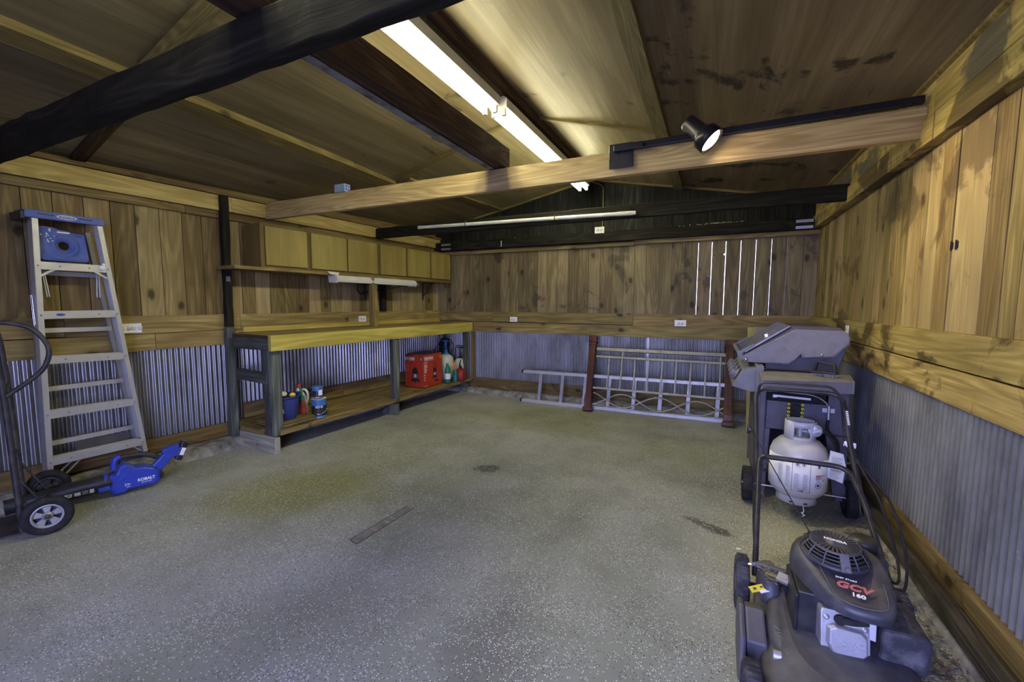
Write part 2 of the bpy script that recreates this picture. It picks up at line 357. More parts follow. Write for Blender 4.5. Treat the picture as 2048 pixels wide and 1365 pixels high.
    def build(s, name, mat, parent=None, bevel=0, kind=None, origin=None):
        me = bpy.data.meshes.new(name)
        if parent is not None: W = WM[parent.name]
        elif origin is not None: W = Matrix.Translation(origin)
        elif origin is None and kind == 'structure': W = Matrix.Identity(4)
        else:
            xs, ys, zs = zip(*s.v); W = Matrix.Translation(((min(xs) + max(xs)) / 2, (min(ys) + max(ys)) / 2, min(zs)))
        I = W.inverted()
        me.from_pydata([I @ p for p in s.v], [], s.f)
        uvl = me.uv_layers.new(name='UVMap'); at = me.attributes.new('rnd', 'FLOAT', 'FACE')
        li = 0
        for k, f in enumerate(s.f):
            at.data[k].value = s.r[k]; p = me.polygons[k]; p.use_smooth = s.sm[k]; p.material_index = s.mi[k]
            for j in range(len(f)): uvl.data[li].uv = s.uv[k][j]; li += 1
        for mm in (mat if isinstance(mat, (list, tuple)) else [mat]): me.materials.append(M[mm])
        bm = bmesh.new(); bm.from_mesh(me); bmesh.ops.recalc_face_normals(bm, faces=bm.faces); bm.to_mesh(me); bm.free()
        o = bpy.data.objects.new(name, me); COL.objects.link(o)
        if parent is not None: o.parent = parent; WM[o.name] = W.copy()
        else: o.matrix_world = W; WM[o.name] = W.copy()
        if kind: o['kind'] = kind
        if bevel:
            b = o.modifiers.new('bevel', 'BEVEL'); b.width = bevel; b.segments = 2; b.limit_method = 'ANGLE'; b.angle_limit = R(40)
        return o
def build_each(mb, name, mat, parent, bevel=0):
    """one object per separate piece of the mesh"""
    up_ = list(range(len(mb.v)))
    def find(i):
        while up_[i] != i: up_[i] = up_[up_[i]]; i = up_[i]
        return i
    key = {}
    for i, p in enumerate(mb.v):
        k = (round(p.x, 5), round(p.y, 5), round(p.z, 5))
        if k in key: up_[find(i)] = find(key[k])
        else: key[k] = i
    for f in mb.f:
        for i in f[1:]: up_[find(i)] = find(f[0])
    comp = {}
    for k, f in enumerate(mb.f): comp.setdefault(find(f[0]), []).append(k)
    res = []
    for ks in comp.values():
        n = MB(); mp = {}
        for k in ks:
            for i in mb.f[k]:
                if i not in mp: mp[i] = len(n.v); n.v.append(mb.v[i])
            n.f.append([mp[i] for i in mb.f[k]]); n.uv.append(mb.uv[k]); n.r.append(mb.r[k]); n.mi.append(mb.mi[k]); n.sm.append(mb.sm[k])
        res.append(n.build(name, mat, parent, bevel))
    return res
WM = {}
def tag(o, label, cat, group=None):
    o['label'] = label; o['category'] = cat
    if group: o['group'] = group
    return o
def thing(name, label, cat, loc, group=None):
    o = bpy.data.objects.new(name, None); COL.objects.link(o); o.location = loc; o.empty_display_size = .1
    WM[o.name] = Matrix.Translation(loc)
    return tag(o, label, cat, group)
def copy_tree(o, parent=None, move=None):
    c = o.copy(); COL.objects.link(c)
    if parent is not None: c.parent = parent
    if move is not None: c.location = Vector(o.location) + Vector(move)
    for ch in list(o.children): copy_tree(ch, c)
    return c
def frame(o, xd, zd):
    """matrix with local x along xd, local z along zd"""
    x = Vector(xd).normalized(); z = Vector(zd).normalized(); y = z.cross(x).normalized(); x = y.cross(z)
    m = Matrix.Identity(4)
    for i in range(3): m[i][0] = x[i]; m[i][1] = y[i]; m[i][2] = z[i]; m[i][3] = o[i]
    return m
def text(name, string, size, F, mat, parent, ext=.0006, align='CENTER', sx=1.0, shear=0, bold=0):
    """lettering standing on the plane of frame F (local x = reading direction, z = out of the surface)"""
    cu = bpy.data.curves.new('t', 'FONT'); cu.body = string; cu.size = size; cu.extrude = ext; cu.align_x = align; cu.align_y = 'CENTER'; cu.shear = shear; cu.offset = bold
    cu.resolution_u = 3
    o = bpy.data.objects.new('t', cu); COL.objects.link(o); bpy.context.view_layer.update()
    me = bpy.data.meshes.new_from_object(o.evaluated_get(bpy.context.evaluated_depsgraph_get()))
    bpy.data.objects.remove(o); bpy.data.curves.remove(cu)
    mb = MB(F @ Matrix.Diagonal((sx, 1, 1, 1)))
    mb.add([tuple(v.co) for v in me.vertices], [tuple(p.vertices) for p in me.polygons]); bpy.data.meshes.remove(me)
    return mb.build(name, mat, parent)
def arcpts(c, r, a0, a1, n, plane='xy'):
    o = []
    for i in range(n + 1):
        a = a0 + (a1 - a0) * i / n; u, v = r * math.cos(a), r * math.sin(a)
        o.append({'xy': (c[0] + u, c[1] + v, c[2]), 'xz': (c[0] + u, c[1], c[2] + v), 'yz': (c[0], c[1] + u, c[2] + v)}[plane])
    return o
def smooth(pts, n=6):
    """Catmull-Rom through the points"""
    P = [Vector(p) for p in pts]; P = [P[0]] + P + [P[-1]]; o = []
    for i in range(1, len(P) - 2):
        for k in range(n):
            t = k / n; a, b, c, d = P[i - 1], P[i], P[i + 1], P[i + 2]
            o.append(.5 * ((2 * b) + (c - a) * t + (2 * a - 5 * b + 4 * c - d) * t * t + (3 * b - a - 3 * c + d) * t ** 3))
    o.append(P[-2]); return [tuple(p) for p in o]
def fillet(pts, r, n=5):
    P = [Vector(p) for p in pts]; o = [P[0]]
    for i in range(1, len(P) - 1):
        a = (P[i - 1] - P[i]); b = (P[i + 1] - P[i]); q = min(r, a.length / 2.1, b.length / 2.1)
        s, e = P[i] + a.normalized() * q, P[i] + b.normalized() * q
        for k in range(n + 1):
            t = k / n; o.append(s * (1 - t) ** 2 + P[i] * 2 * t * (1 - t) + e * t * t)
    o.append(P[-1]); return [tuple(p) for p in o]
def ring(cx, cy, z, rx, ry, n=4.0, seg=28, rot=0):
    o = []
    for k in range(seg):
        a = 2 * math.pi * k / seg; c, s = math.cos(a), math.sin(a)
        u = rx * math.copysign(abs(c) ** (2 / n), c); v = ry * math.copysign(abs(s) ** (2 / n), s)
        o.append((cx + u * math.cos(rot) - v * math.sin(rot), cy + u * math.sin(rot) + v * math.cos(rot), z))
    return o

# frames of the walls: local x = out of the wall into the room, local y = along the wall, z = up
TH = math.atan(.075)
LW = Matrix.Translation((-3.715, .9, 0)) @ Matrix.Rotation(-TH, 4, 'Z') @ Matrix.Translation((0, -.9, 0))
XR, YB, Y0 = .87, 4.85, -1.25
RW = Matrix.Translation((XR, 0, 0)) @ Matrix.Diagonal((-1, 1, 1, 1))        # local x into the room
def lw(x, y, z): return LW @ Vector((x, y, z))

# ------------------------------------------------------------------ setting
def struct(name, mb, mat, parent=None, bevel=0):
    return mb.build(name, mat, parent, bevel, 'structure' if parent is None else None)
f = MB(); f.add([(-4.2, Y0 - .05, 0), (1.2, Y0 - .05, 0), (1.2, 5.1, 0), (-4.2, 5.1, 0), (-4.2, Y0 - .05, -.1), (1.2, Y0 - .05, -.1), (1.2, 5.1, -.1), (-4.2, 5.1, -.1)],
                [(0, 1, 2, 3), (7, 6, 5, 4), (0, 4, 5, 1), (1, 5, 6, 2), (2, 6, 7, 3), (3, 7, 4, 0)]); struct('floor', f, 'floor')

def planks(mb, y0, y1, z0, z1, xa, xb, cuts=None, wmin=.10, wmax=.145, gap=.0022):
    """vertical boards along local y"""
    ys = [y0] if cuts is None else list(cuts)
    if cuts is None:
        while ys[-1] < y1 - wmin: ys.append(ys[-1] + random.uniform(wmin, wmax))
        ys[-1] = y1
    for a, b in zip(ys, ys[1:]):
        j = random.uniform(0, .003); mb.box(xa, xb + j, a + gap, b - gap, z0, z1, grain=2)
def corrugated(mb, y0, y1, z0, z1, x, pitch=.0365, amp=.0075, flat=()):
    n = int((y1 - y0) / pitch * 8); pts = []; F = []
    for i in range(n + 1):
        y = y0 + (y1 - y0) * i / n; xx = x + amp * math.sin(2 * math.pi * y / pitch)
        for a, b in flat:
            if a < y < b: xx = x
        pts += [(xx, y, z0), (xx, y, z1)]
    for i in range(n): F.append((2 * i, 2 * i + 2, 2 * i + 3, 2 * i + 1))
    mb.add(pts, F, None, .5, 0, True)
    mb.box(x - .02, x - .012, y0, y1, z0, z1)
def rails(mb, y0, y1, z0, z1, xa, xb, cuts=()):
    ys = [y0, *cuts, y1]
    for a, b in zip(ys, ys[1:]): mb.box(xa, xb + random.uniform(0, .004), a + .001, b - .001, z0 + random.uniform(0, .004), z1, grain=1)

# left wall
LWL = 4.87
b = MB(LW); cuts = [Y0 - .1]
while cuts[-1] < .9: cuts.append(cuts[-1] + random.uniform(.11, .15))
cuts[-1] = .93
cuts += [1.07, 1.20, 1.34, 1.47, 1.60, 1.74, 1.88, 2.01, 2.14, 2.29, 2.40, 2.53, 2.66, 2.78, 2.91, 3.04, 3.16, 3.29, 3.42, 3.52, 3.62, 3.75, 3.88, 4.01, 4.15, 4.27, 4.40, 4.55, 4.61, 4.75, LWL]
planks(b, 0, 0, 1.05, 1.86, -.02, 0, cuts); b.box(-.06, -.025, Y0, LWL + .1, 0, 2.12, r=.2)
wl = struct('wall_left', b, 'plank')
b = MB(LW); corrugated(b, Y0, LWL, .15, .83, 0); struct('corrugated_sheet', b, 'corr', wl)
b = MB(LW); rails(b, Y0, LWL, .937, 1.065, .0, .022, (.2, 1.2, 2.25, 3.35)); rails(b, Y0, LWL, .815, .935, .002, .024, (.3, 1.66, 2.2, 3.7)); struct('rail_board', b, 'rail', wl, .0015)
b = MB(LW); rails(b, 2.24, LWL, .175, .305, .004, .03, (3.25,)); struct('rail_board', b, 'shelfwood', wl, .0015)
b = MB(LW); rails(b, Y0, LWL, 1.83, 1.888, 0, .02, (1.9,)); struct('cap_board', b, 'base', wl, .0015)
b = MB(LW); rails(b, Y0, LWL, 1.89, 2.01, 0, .045, (2.22, 2.55, 3.7)); struct('header_board', b, 'header', wl, .002)
b = MB(LW); b.box(0, .07, Y0, LWL, 2.012, 2.035, grain=1); struct('trim_1', b, 'base')
b = MB(LW); rails(b, Y0, LWL, .065, .17, .002, .035, (1.0, 2.2, 3.6)); struct('baseboard_left', b, 'base', None, .003)
def curb(name, ys, inner, outer, zt, M0, jit=.012, step=.08):
    mb = MB(M0); y = ys[0]; rows = []
    while y < ys[1] + step:
        j = random.uniform(-jit, jit); k = random.uniform(-.006, .006)
        rows.append([(inner, y, zt + k), (outer - .03 + j, y, zt + k), (outer + j, y, zt * .45), (outer + .012 + j, y, 0)]); y += step
    pts = [p for r_ in rows for p in r_]; F = []
    for i in range(len(rows) - 1):
        for k in range(3): F.append((i * 4 + k, i * 4 + k + 1, i * 4 + k + 5, i * 4 + k + 4))
    mb.add(pts, F, None, .5, 0, True); return struct(name, mb, 'conc')
curb('trim_2', (Y0, 4.8), -.01, .235, .06, LW)
curb('trim_3', (Y0, 4.8), -.01, .085, .045, RW)
# right wall
b = MB(RW); cuts = [Y0]
while cuts[-1] < 1.75: cuts.append(cuts[-1] + random.uniform(.10, .14))
cuts[-1] = 1.80
cuts += [1.897, 1.987, 2.109, 2.228, 2.346, 2.48, 2.60, 2.684, 2.80, 2.886, 3.0, 3.129, 3.25, 3.381, 3.52, 3.684, 3.80, 3.90, 3.994, 4.11, 4.224, 4.35, 4.47, 4.608, 4.73, YB]
planks(b, 0, 0, 1.04, 1.88, -.02, 0, cuts); b.box(-.06, -.025, Y0, YB + .1, 0, 2.2, r=.2)
wr = struct('wall_right', b, 'plankr')
b = MB(RW); corrugated(b, Y0, YB, .12, .80, 0); struct('corrugated_sheet', b, 'corrr', wr)
b = MB(RW); rails(b, Y0, YB, .912, 1.052, 0, .024, (1.2, 3.9)); rails(b, Y0, YB, .772, .908, 0, .026, (.6, 3.2)); struct('rail_board', b, 'railr', wr, .002)
b = MB(RW); rails(b, Y0, YB, 1.858, 1.972, 0, .055, (2.45,)); struct('cap_board', b, 'railr', wr, .002)
b = MB(RW); rails(b, Y0, YB, 1.982, 2.125, 0, .04, (2.5, 3.6)); struct('header_board', b, 'headerr', wr, .002)
b = MB(RW); b.prism([(0, 2.10), (0, 2.155), (.055, 2.165), (.055, 2.135)], Y0, YB, 'y'); struct('trim_4', b, 'base')
b = MB(RW); rails(b, Y0, YB, .045, .165, 0, .03, (1.3, 3.2)); struct('baseboard_right', b, 'base2', None, .003)
# old timber lying along the foot of the right wall
b = MB(); b.beam((.815, Y0, .075), (.800, 2.95, .068), .05, .06, seg=24, jit=.003); struct('trim_5', b, 'sill', None, .004)
# back wall
BW = Matrix(((0, 1, 0, 0), (-1, 0, 0, YB), (0, 0, 1, 0), (0, 0, 0, 1)))          # local x out of wall (-y), local y = world x
gx = [-3.45, -3.32, -3.202, -3.076, -2.97, -2.861, -2.708, -2.585, -2.459, -2.333, -2.205, -2.074, -1.95, -1.825, -1.695, -1.56, -1.431, -1.314, -1.18, -1.046, -.916, -.80, -.676, -.546, -.419, -.29,
      -.159, -.031, .096, .23, .361, .494, .622, .753, .88]
gap = {-.159: .0012, -.031: .0016, .096: .0019, .23: .0017, .361: .0016, .494: .0015, .622: .0011, -.546: .0007, -.419: .0007}
b = MB(BW)
def g_of(x): return gap.get(x, .0016) if not -.56 < x < .66 or x in gap else .0003
for a, c in zip(gx, gx[1:]):
    g0, g1 = g_of(a), g_of(c)
    if a == -.031:            # board with a knot hole near its right edge
        b.box(-.02, 0, a + g0, c - g1, .95, 1.655, grain=2, r=.35); b.box(-.02, 0, a + g0, c - g1, 1.672, 1.82, grain=2, r=.35); b.box(-.02, 0, a + g0, c - g1 - .014, 1.655, 1.672, grain=2, r=.35)
    else: b.box(-.02, random.uniform(0, .002), a + g0, c - g1, .95, 1.82, grain=2)
b.box(-.05, -.022, -3.6, -.56, 0, 1.9, r=.1); b.box(-.05, -.022, -.56, .9, 0, .93, r=.1); b.box(-.05, -.022, .66, .9, .9, 1.9, r=.1)
wb = struct('wall_back', b, 'plankb')
b = MB(BW); corrugated(b, -2.83, XR, .17, .80, -.006, flat=((-.65, -.61),)); corrugated(b, -3.45, -2.83, .17, .80, -.006); struct('corrugated_sheet', b, 'corr', wb)
b = MB(BW); rails(b, -3.45, -.795, .925, 1.052, .0, .022, (-2.55,)); rails(b, -.795, XR, .908, 1.05, .0, .024); rails(b, -3.42, XR, .79, .918, 0, .021, (-2.85, -1.28)); struct('rail_board', b, 'rail', wb, .0015)
b = MB(BW); rails(b, -3.45, -.805, 1.795, 1.838, 0, .03); rails(b, -.805, XR, 1.808, 1.852, 0, .03); struct('cap_board', b, 'rail', wb, .0015)
b = MB(BW); b.box(0, .02, -2.89, -2.822, .17, .79, grain=2); struct('upright_board', b, 'base', wb, .0015)
b = MB(BW); rails(b, -3.4, XR, .05, .18, 0, .03, (-1.9, -.4)); struct('baseboard_back', b, 'base', None, .003)
MC = Matrix(((0, 1, 0, 0), (-1, 0, 0, YB), (0, 0, 1, 0), (0, 0, 0, 1)))
curb('trim_6', (-3.4, XR), -.01, .15, .05, MC)
# dark gable above the back wall
def zc(x): return 2.56 - .2042 * (-1.3 - x) if x < -1.3 else 2.56 - .1935 * (x + 1.3)
b = MB(); x = -3.45
for a in range(40):
    c = x + random.choice((.115, .12, .2, .225))
    c = min(c, XR)
    b.prism([(x + .0015, 1.86), (c - .0015, 1.86), (c - .0015, zc(c) + .03), (x + .0015, zc(x) + .03)], YB + .0 + random.uniform(0, .006), YB + .04, 'y')
    x = c
    if x >= XR: break
b.box(-3.6, .95, YB + .05, YB + .07, 1.8, 2.7, r=.1)
o = b.build('gable_boards', 'gable', wb)
b = MB(); b.beam((-3.42, 4.80, 1.905), (.80, 4.80, 1.905), .09, .105, seg=30, jit=.004); o = b.build('sooty_header', 'darkbeam', wb)
b = MB(); random.seed(77)
for k in range(60):
    q = random.gauss(-.02, .10); b.ball((q, 4.775 + random.uniform(-.015, .015), 1.958 + random.uniform(0, .012)), (random.uniform(.004, .014), .006, random.uniform(.003, .009)), 5)
for k in range(14): b.ball((random.uniform(-3.0, .3), 4.775, 1.96), (.008, .005, .006), 5)
o = b.build('nest_fluff', 'straw', None, 0, 'stuff'); tag(o, 'pale bits of nest fluff lying on top of the sooty header', 'fluff'); random.seed(78)
# front wall with the wide doorway the daylight comes through
b = MB(); b.box(-4.0, -1.3, Y0 - .05, Y0, 0, 2.1, grain=2); b.box(.7, 1.0, Y0 - .05, Y0, 0, 2.2, grain=2); b.prism([(-4.0, 1.95), (1.0, 1.95), (1.0, 2.2), (-1.3, 2.66), (-4.0, 2.1)], Y0 - .05, Y0, 'y')
struct('wall_front', b, 'plank')
b = MB(); b.add([(-14, -22, -.02), (14, -22, -.02), (14, Y0 - .05, -.02), (-14, Y0 - .05, -.02)], [(0, 1, 2, 3)], None, .5)
b.add([(-14, 5.1, -.02), (14, 5.1, -.02), (14, 22, -.02), (-14, 22, -.02)], [(0, 1, 2, 3)], None, .5); struct('ground', b, 'conc')  # unseen ground outdoors, added to keep low sky light off beams and ceiling
# ceiling
b = MB()
def slope_panel(x0, x1, y0, y1, mi):
    z0, z1 = zc(x0), zc(x1); ox, oy = random.uniform(0, 30), random.uniform(0, 30)
    if mi == 0: uvq = [(y0 + ox, x0 + oy), (y0 + ox, x1 + oy), (y1 + ox, x1 + oy), (y1 + ox, x0 + oy)]
    else: uvq = [(y0 + ox, x0 + oy), (y0 + ox, x1 + oy), (y1 + ox, x1 + oy), (y1 + ox, x0 + oy)]
    uvq = [(v, u) for u, v in uvq]
    pts = [(x0, y0, z0), (x1, y0, z1), (x1, y1, z1), (x0, y1, z0)] + [(x0, y0, z0 + .03), (x1, y0, z1 + .03), (x1, y1, z1 + .03), (x0, y1, z0 + .03)]
    b.add(pts, [(0, 1, 2, 3), (7, 6, 5, 4), (0, 4, 5, 1), (1, 5, 6, 2), (2, 6, 7, 3), (3, 7, 4, 0)], [uvq] * 6, None, mi)
for (y0, y1) in ((Y0 - .05, .35), (.35, 1.2), (1.2, 3.06), (3.06, 4.92)):
    slope_panel(-4.1, -2.62, y0, y1, 0); slope_panel(-2.62, -1.3, y0, y1, 0)
for (y0, y1) in ((Y0 - .05, .7), (.7, 3.1), (3.1, 4.92)):
    slope_panel(-1.3, -.39, y0, y1, 0); slope_panel(-.39, 1.0, y0, y1, 1)
struct('ceiling', b, ['ply', 'plyr'])
TN = [6]
def ctrim(p0, p1, w_, h_, mat, off=0):
    TN[0] += 1; b = MB(); sl = Vector((-.2, 0, 1)) if p0[0] + p1[0] < -2.6 else Vector((.19, 0, 1))
    b.beam((p0[0], p0[1], zc(p0[0]) - h_ / 2 + off), (p1[0], p1[1], zc(p1[0]) - h_ / 2 + off), w_, h_, sl); return struct('trim_%d' % TN[0], b, mat)
ctrim((-.39, Y0), (-.37, 4.84), .092, .034, 'purlin')
ctrim((-2.595, Y0), (-2.70, 2.62), .115, .045, 'batten'); ctrim((-2.70, 2.62), (-2.72, 3.15), .10, .04, 'batten'); ctrim((-2.56, 3.2), (-2.42, 4.84), .03, .02, 'batten')
ctrim((-1.36, 2.99), (-2.62, 3.12), .04, .02, 'batten'); ctrim((-1.27, 3.05), (-.43, 3.27), .035, .018, 'batten')
ctrim((-1.93, 1.17), (-2.53, 1.20), .085, .02, 'purlin'); ctrim((-2.66, 1.25), (-3.68, 1.33), .075, .02, 'center')
ctrim((-1.33, 4.82), (-3.3, 4.82), .03, .022, 'batten'); ctrim((-1.27, 4.82), (.80, 4.82), .03, .022, 'batten')
ctrim((-1.245, Y0), (-1.245, 4.84), .045, .05, 'center', -.004)

# ------------------------------------------------------------------ beams
b = MB(); b.beam((-3.66, .905, 1.952), (.83, .905, 1.952), .055, .14, seg=46, jit=.0035)
tag(b.build('tie_beam', 'darkbeam', None, .006), 'blackened rough-hewn tie beam crossing the room nearest the viewer', 'beam')
b = MB(); b.beam((-3.55, 2.51, 1.953), (.828, 2.585, 1.972), .045, .138)
tag(b.build('tie_beam', 'pine', None, .003), 'clean pale pine tie beam that carries the black lighting track', 'beam')
b = MB(); b.beam((-3.47, 3.75, 1.94), (.826, 3.75, 1.94), .06, .108, seg=40, jit=.003)
tag(b.build('tie_beam', 'darkbeam', None, .005), 'blackened tie beam farther back with the long white pipe tied to it', 'beam')
b = MB(); b.beam((-1.305, Y0 + .02, 2.10), (-1.31, 2.60, 2.105), .12, .135, seg=30, jit=.002)
o = b.build('ridge_support_beam', ['center'], None, .003)
tag(o, 'brown timber with a grey-painted underside running front to back on top of the tie beams', 'beam')
g = MB(); g.box(-1.364, -1.318, .97, 2.50, 2.0285, 2.0315); g.build('grey_painted_underside', 'greypaint', o)

# ------------------------------------------------------------------ lamps overhead
def strip_light(x, y0, y1, label, z=2.365):
    t = thing('strip_light', label, 'ceiling light', (x, (y0 + y1) / 2, z + .10), 'bare twin-tube strip lights under the roof ridge')
    b = MB(); b.prism([(x - .062, z + .028), (x + .062, z + .028), (x + .062, z + .085), (x + .04, z + .10), (x - .04, z + .10), (x - .062, z + .085)], y0, y1, 'y'); b.build('housing', 'fixture', t, .003)
    for s_ in (-.036, .036):
        b = MB(); b.tube([(x + s_, y0 + .03, z), (x + s_, y1 - .03, z)], .015, 14); tb = b.build('fluorescent_tube', 'tube', t)
        b = MB()
        for yy in (y0 + .012, y1 - .012): b.box(x + s_ - .014, x + s_ + .014, yy - .010, yy + .010, z - .018, z + .03)
        build_each(b, 'lamp_socket', 'fixture', t, .003)
    b = MB(); b.tube([(x, (y0 + y1) / 2 - .3, z + .1), (x, (y0 + y1) / 2 - .3, zc(x))], .003, 6); b.tube([(x, (y0 + y1) / 2 + .3, z + .1), (x, (y0 + y1) / 2 + .3, zc(x))], .003, 6); build_each(b, 'hanger', 'bracket', t)
    return t
strip_light(-1.315, .55, 2.46, 'lit twin-tube strip light nearer the viewer, its front end hidden by the blackened beam')
strip_light(-1.285, 2.50, 4.48, 'lit twin-tube strip light farther back, reaching above the pine beam to the gable')
b = MB(); b.tube(smooth([(-1.235, 4.48, 2.44), (-1.19, 4.70, 2.47), (-1.165, 4.83, 2.46), (-1.16, 4.83, 2.40), (-1.158, 4.83, 2.1), (-1.157, 4.78, 1.99), (-1.156, 4.744, 1.985)]), .004, 6)
tag(b.build('power_cord', 'yellowcord'), 'thin yellowish cord hanging from the far strip light down to the gable outlet', 'cord')

# track light on the pine beam
ty = 2.545
t = thing('track_light', 'black lighting track with one lit spotlight along the top of the pine beam', 'track light', (.1, 2.53, 2.03))
b = MB(); b.beam((-.50, 2.526, 2.043), (.81, 2.556, 2.066), .03, .034); b.build('track', 'trackblack', t, .003)
b = MB(); b.beam((-.575, 2.517, 2.0), (-.44, 2.519, 2.001), .008, .135); b.build('canopy_plate', 'trackblack', t, .003)
b = MB(); b.beam((-.545, 2.50, 2.035), (-.38, 2.503, 2.038), .03, .034); b.build('feed_connector', 'trackblack', t, .004)
hd = Vector((.66, -.12, -.66)).normalized()      # where the spot points
c0 = Vector((-.150, 2.43, 2.083))
F_ = frame(c0, (0, 0, 1), hd)
F_ = F_ @ Matrix.Scale(1.12, 4)
b = MB(F_); b.lathe([(0, -.01), (.033, -.01), (.037, 0), (.037, .075), (.055, .095), (.060, .10), (.060, .145), (.056, .145), (.053, .12), (0, .118)], seg=32); sp = b.build('spot_head', 'trackblack', t)
b = MB(F_); b.lathe([(0, .150), (.03, .147), (.048, .137), (.051, .125)], seg=32); b.build('bulb', 'bulb', sp)
b = MB(); b.tube([(-.145, 2.53, 2.05), (-.145, 2.50, 2.05), tuple(c0 + hd * .04)], .011, 8); b.build('swivel_arm', 'trackblack', t)
# second spotlight, on the near beam; only the rim of its bulb reaches into the photograph
t = thing('spotlight', 'lit spotlight on the near blackened beam, cut off by the top of the picture', 'spotlight', (-.21, 1.05, 1.9))
c1 = Vector((-.235, 1.03, 2.0)); h1 = Vector((.22, .25, -.94)).normalized(); F1 = frame(c1, (1, 0, 0), h1)
b = MB(F1); b.lathe([(0, -.06), (.033, -.06), (.037, -.05), (.037, .025), (.055, .045), (.060, .05), (.060, .095), (.056, .095), (.053, .07), (0, .068)], seg=32); sp1 = b.build('spot_head', 'trackblack', t)
b = MB(F1); b.lathe([(0, .100), (.03, .097), (.048, .087), (.051, .075)], seg=32); b.build('bulb', 'bulb', sp1)
b = MB(); b.tube([(-.235, .935, 1.96), tuple(c1)], .011, 8); b.build('swivel_arm', 'trackblack', t)
sl_ = bpy.data.lights.new('spot_bulb_light', 'SPOT'); sl_.energy = 55; sl_.color = (1, .78, .46); sl_.spot_size = R(100); sl_.spot_blend = .6; sl_.shadow_soft_size = .05
so = bpy.data.objects.new('spot_bulb_light', sl_); COL.objects.link(so); so.matrix_world = frame(c0 + hd * .16, (0, 0, 1), -hd)

# small things on the beams
BX = (-2.665, 2.505, 2.022)
t = thing('junction_box', 'small blue-grey electrical box sitting on top of the pine beam', 'electrical box', BX)
b = MB(); b.box(BX[0] - .055, BX[0] + .055, BX[1] - .02, BX[1] + .04, BX[2], BX[2] + .06); b.build('box_body', 'boxgrey', t, .004)
b = MB()
for i in range(2):
    for j in range(2): b.box(BX[0] + .056, BX[0] + .058, BX[1] - .012 + i * .026, BX[1] + .006 + i * .026, BX[2] + .010 + j * .024, BX[2] + .028 + j * .024)
build_each(b, 'knockout', 'blue', t)
pA, pB = Vector((-2.84, 3.695, 1.955)), Vector((-.61, 3.695, 1.915))
t = thing('white_pipe', 'long white plastic pipe hung along the blackened beam by wire loops', 'pipe', tuple((pA + pB) / 2))
b = MB(); b.tube([tuple(pA), tuple(pB)], .0165, 14); b.build('pipe_body', 'pipe', t)
for f_ in (.0, .93):
    q = pA.lerp(pB, f_); b = MB(); b.tube([tuple(q), tuple(q + (pB - pA).normalized() * (.03 if f_ == 0 else .13))], .0185, 14); b.build('end_sleeve' if f_ else 'end_cap', 'fixture', t)
for f_ in (.262, .682):
    q = pA.lerp(pB, f_); b = MB(); b.tube([(q.x + .0, q.y - .022 * math.cos(a), q.z + .006 + .028 * math.sin(a)) for a in [2 * math.pi * i / 12 for i in range(12)]] , .0038, 6, closed=True)
    b.tube([(q.x, q.y + .02, q.z), (q.x, q.y + .045, q.z + .035)], .0025, 6); b.build('wire_loop', 'center', t)
b = MB(); b.tube([(-2.39, 4.74, 1.93), (-2.39, 4.735, 1.86)], .005, 6); tag(b.build('hanging_wire', 'fixture'), 'short pale wire hanging in front of the sooty header, left of the pipe loop', 'wire')
for (x0, x1, lab) in ((.665, .80, 'pair of zinc strap brackets on the sooty header at the right corner'), (-3.28, -3.14, 'pair of zinc strap brackets on the sooty header above the end of the cabinets')):
    t = thing('strap_bracket', lab, 'bracket', ((x0 + x1) / 2, 4.75, 1.86), 'zinc strap brackets on the sooty header')
    for z in (1.868, 1.925):
        b = MB(); b.box(x0, x1, 4.742, 4.748, z - .012, z + .014)
        for q in (.02, .06, .1): b.ball((x0 + q, 4.741, z), .004, 6)
        b.build('strap', 'bracket', t)

# ------------------------------------------------------------------ outlets
def outlet(F, wd, ht, label, cat='electrical outlet', kind='duplex', gangs=1):
    """F: origin at the plate centre, x along the plate's width, z out of the wall"""
    o = F.translation; t = thing('electrical_outlet' if cat != 'light switch' else 'light_switch', label, cat, tuple(o))
    b = MB(F); b.box(-wd / 2, wd / 2, -ht / 2, ht / 2, 0, .006); b.build('cover_plate', 'ivory', t, .002)
    for g_ in range(gangs):
        gx_ = (g_ - (gangs - 1) / 2) * wd / gangs
        if kind == 'duplex':
            for s_ in (-1, 1):
                cx_, cy_ = (gx_ + s_ * ht * .26, 0) if wd >= ht else (gx_, s_ * ht * .26)
                b = MB(F); b.lathe([(0, .0085), (.0145, .0085), (.0145, .006)], Matrix.Translation((cx_, cy_, 0)), 16); rc = b.build('receptacle', 'white', t)
                b = MB(F)
                for q in (-.005, .005): b.box(cx_ + q - .001, cx_ + q + .001, cy_ - .001, cy_ + .006, .0086, .0092)
                b.box(cx_ - .002, cx_ + .002, cy_ - .009, cy_ - .005, .0086, .0092); build_each(b, 'slot', 'ink', rc)
        else:
            b = MB(F); b.box(-.005, .005, -.011, .011, .006, .008); b.box(-.004, .004, 0, .009, .006, .018); b.build('toggle', 'white', t, .001)
    return t
def wallF(M0, x, y, z): return frame(M0 @ Vector((x, y, z)), M0.to_3x3() @ Vector((0, 1, 0)), M0.to_3x3() @ Vector((1, 0, 0)))
def upright(F):       # make sure local y points up
    return F if (F.to_3x3() @ Vector((0, 1, 0))).z > 0 else F @ Matrix.Rotation(math.pi, 4, 'Z')
outlet(upright(wallF(LW, .024, 1.527, .98)), .115, .066, 'wide white double outlet plate on the left wall beside the stepladder', gangs=2)
outlet(upright(wallF(LW, .0245, 3.53, .985)), .10, .066, 'white sideways outlet above the workbench, left of the short upright')
outlet(upright(frame((-2.258, YB - .026, .961), (1, 0, 0), (0, -1, 0))), .10, .062, 'white sideways outlet on the back wall nearest the workbench')
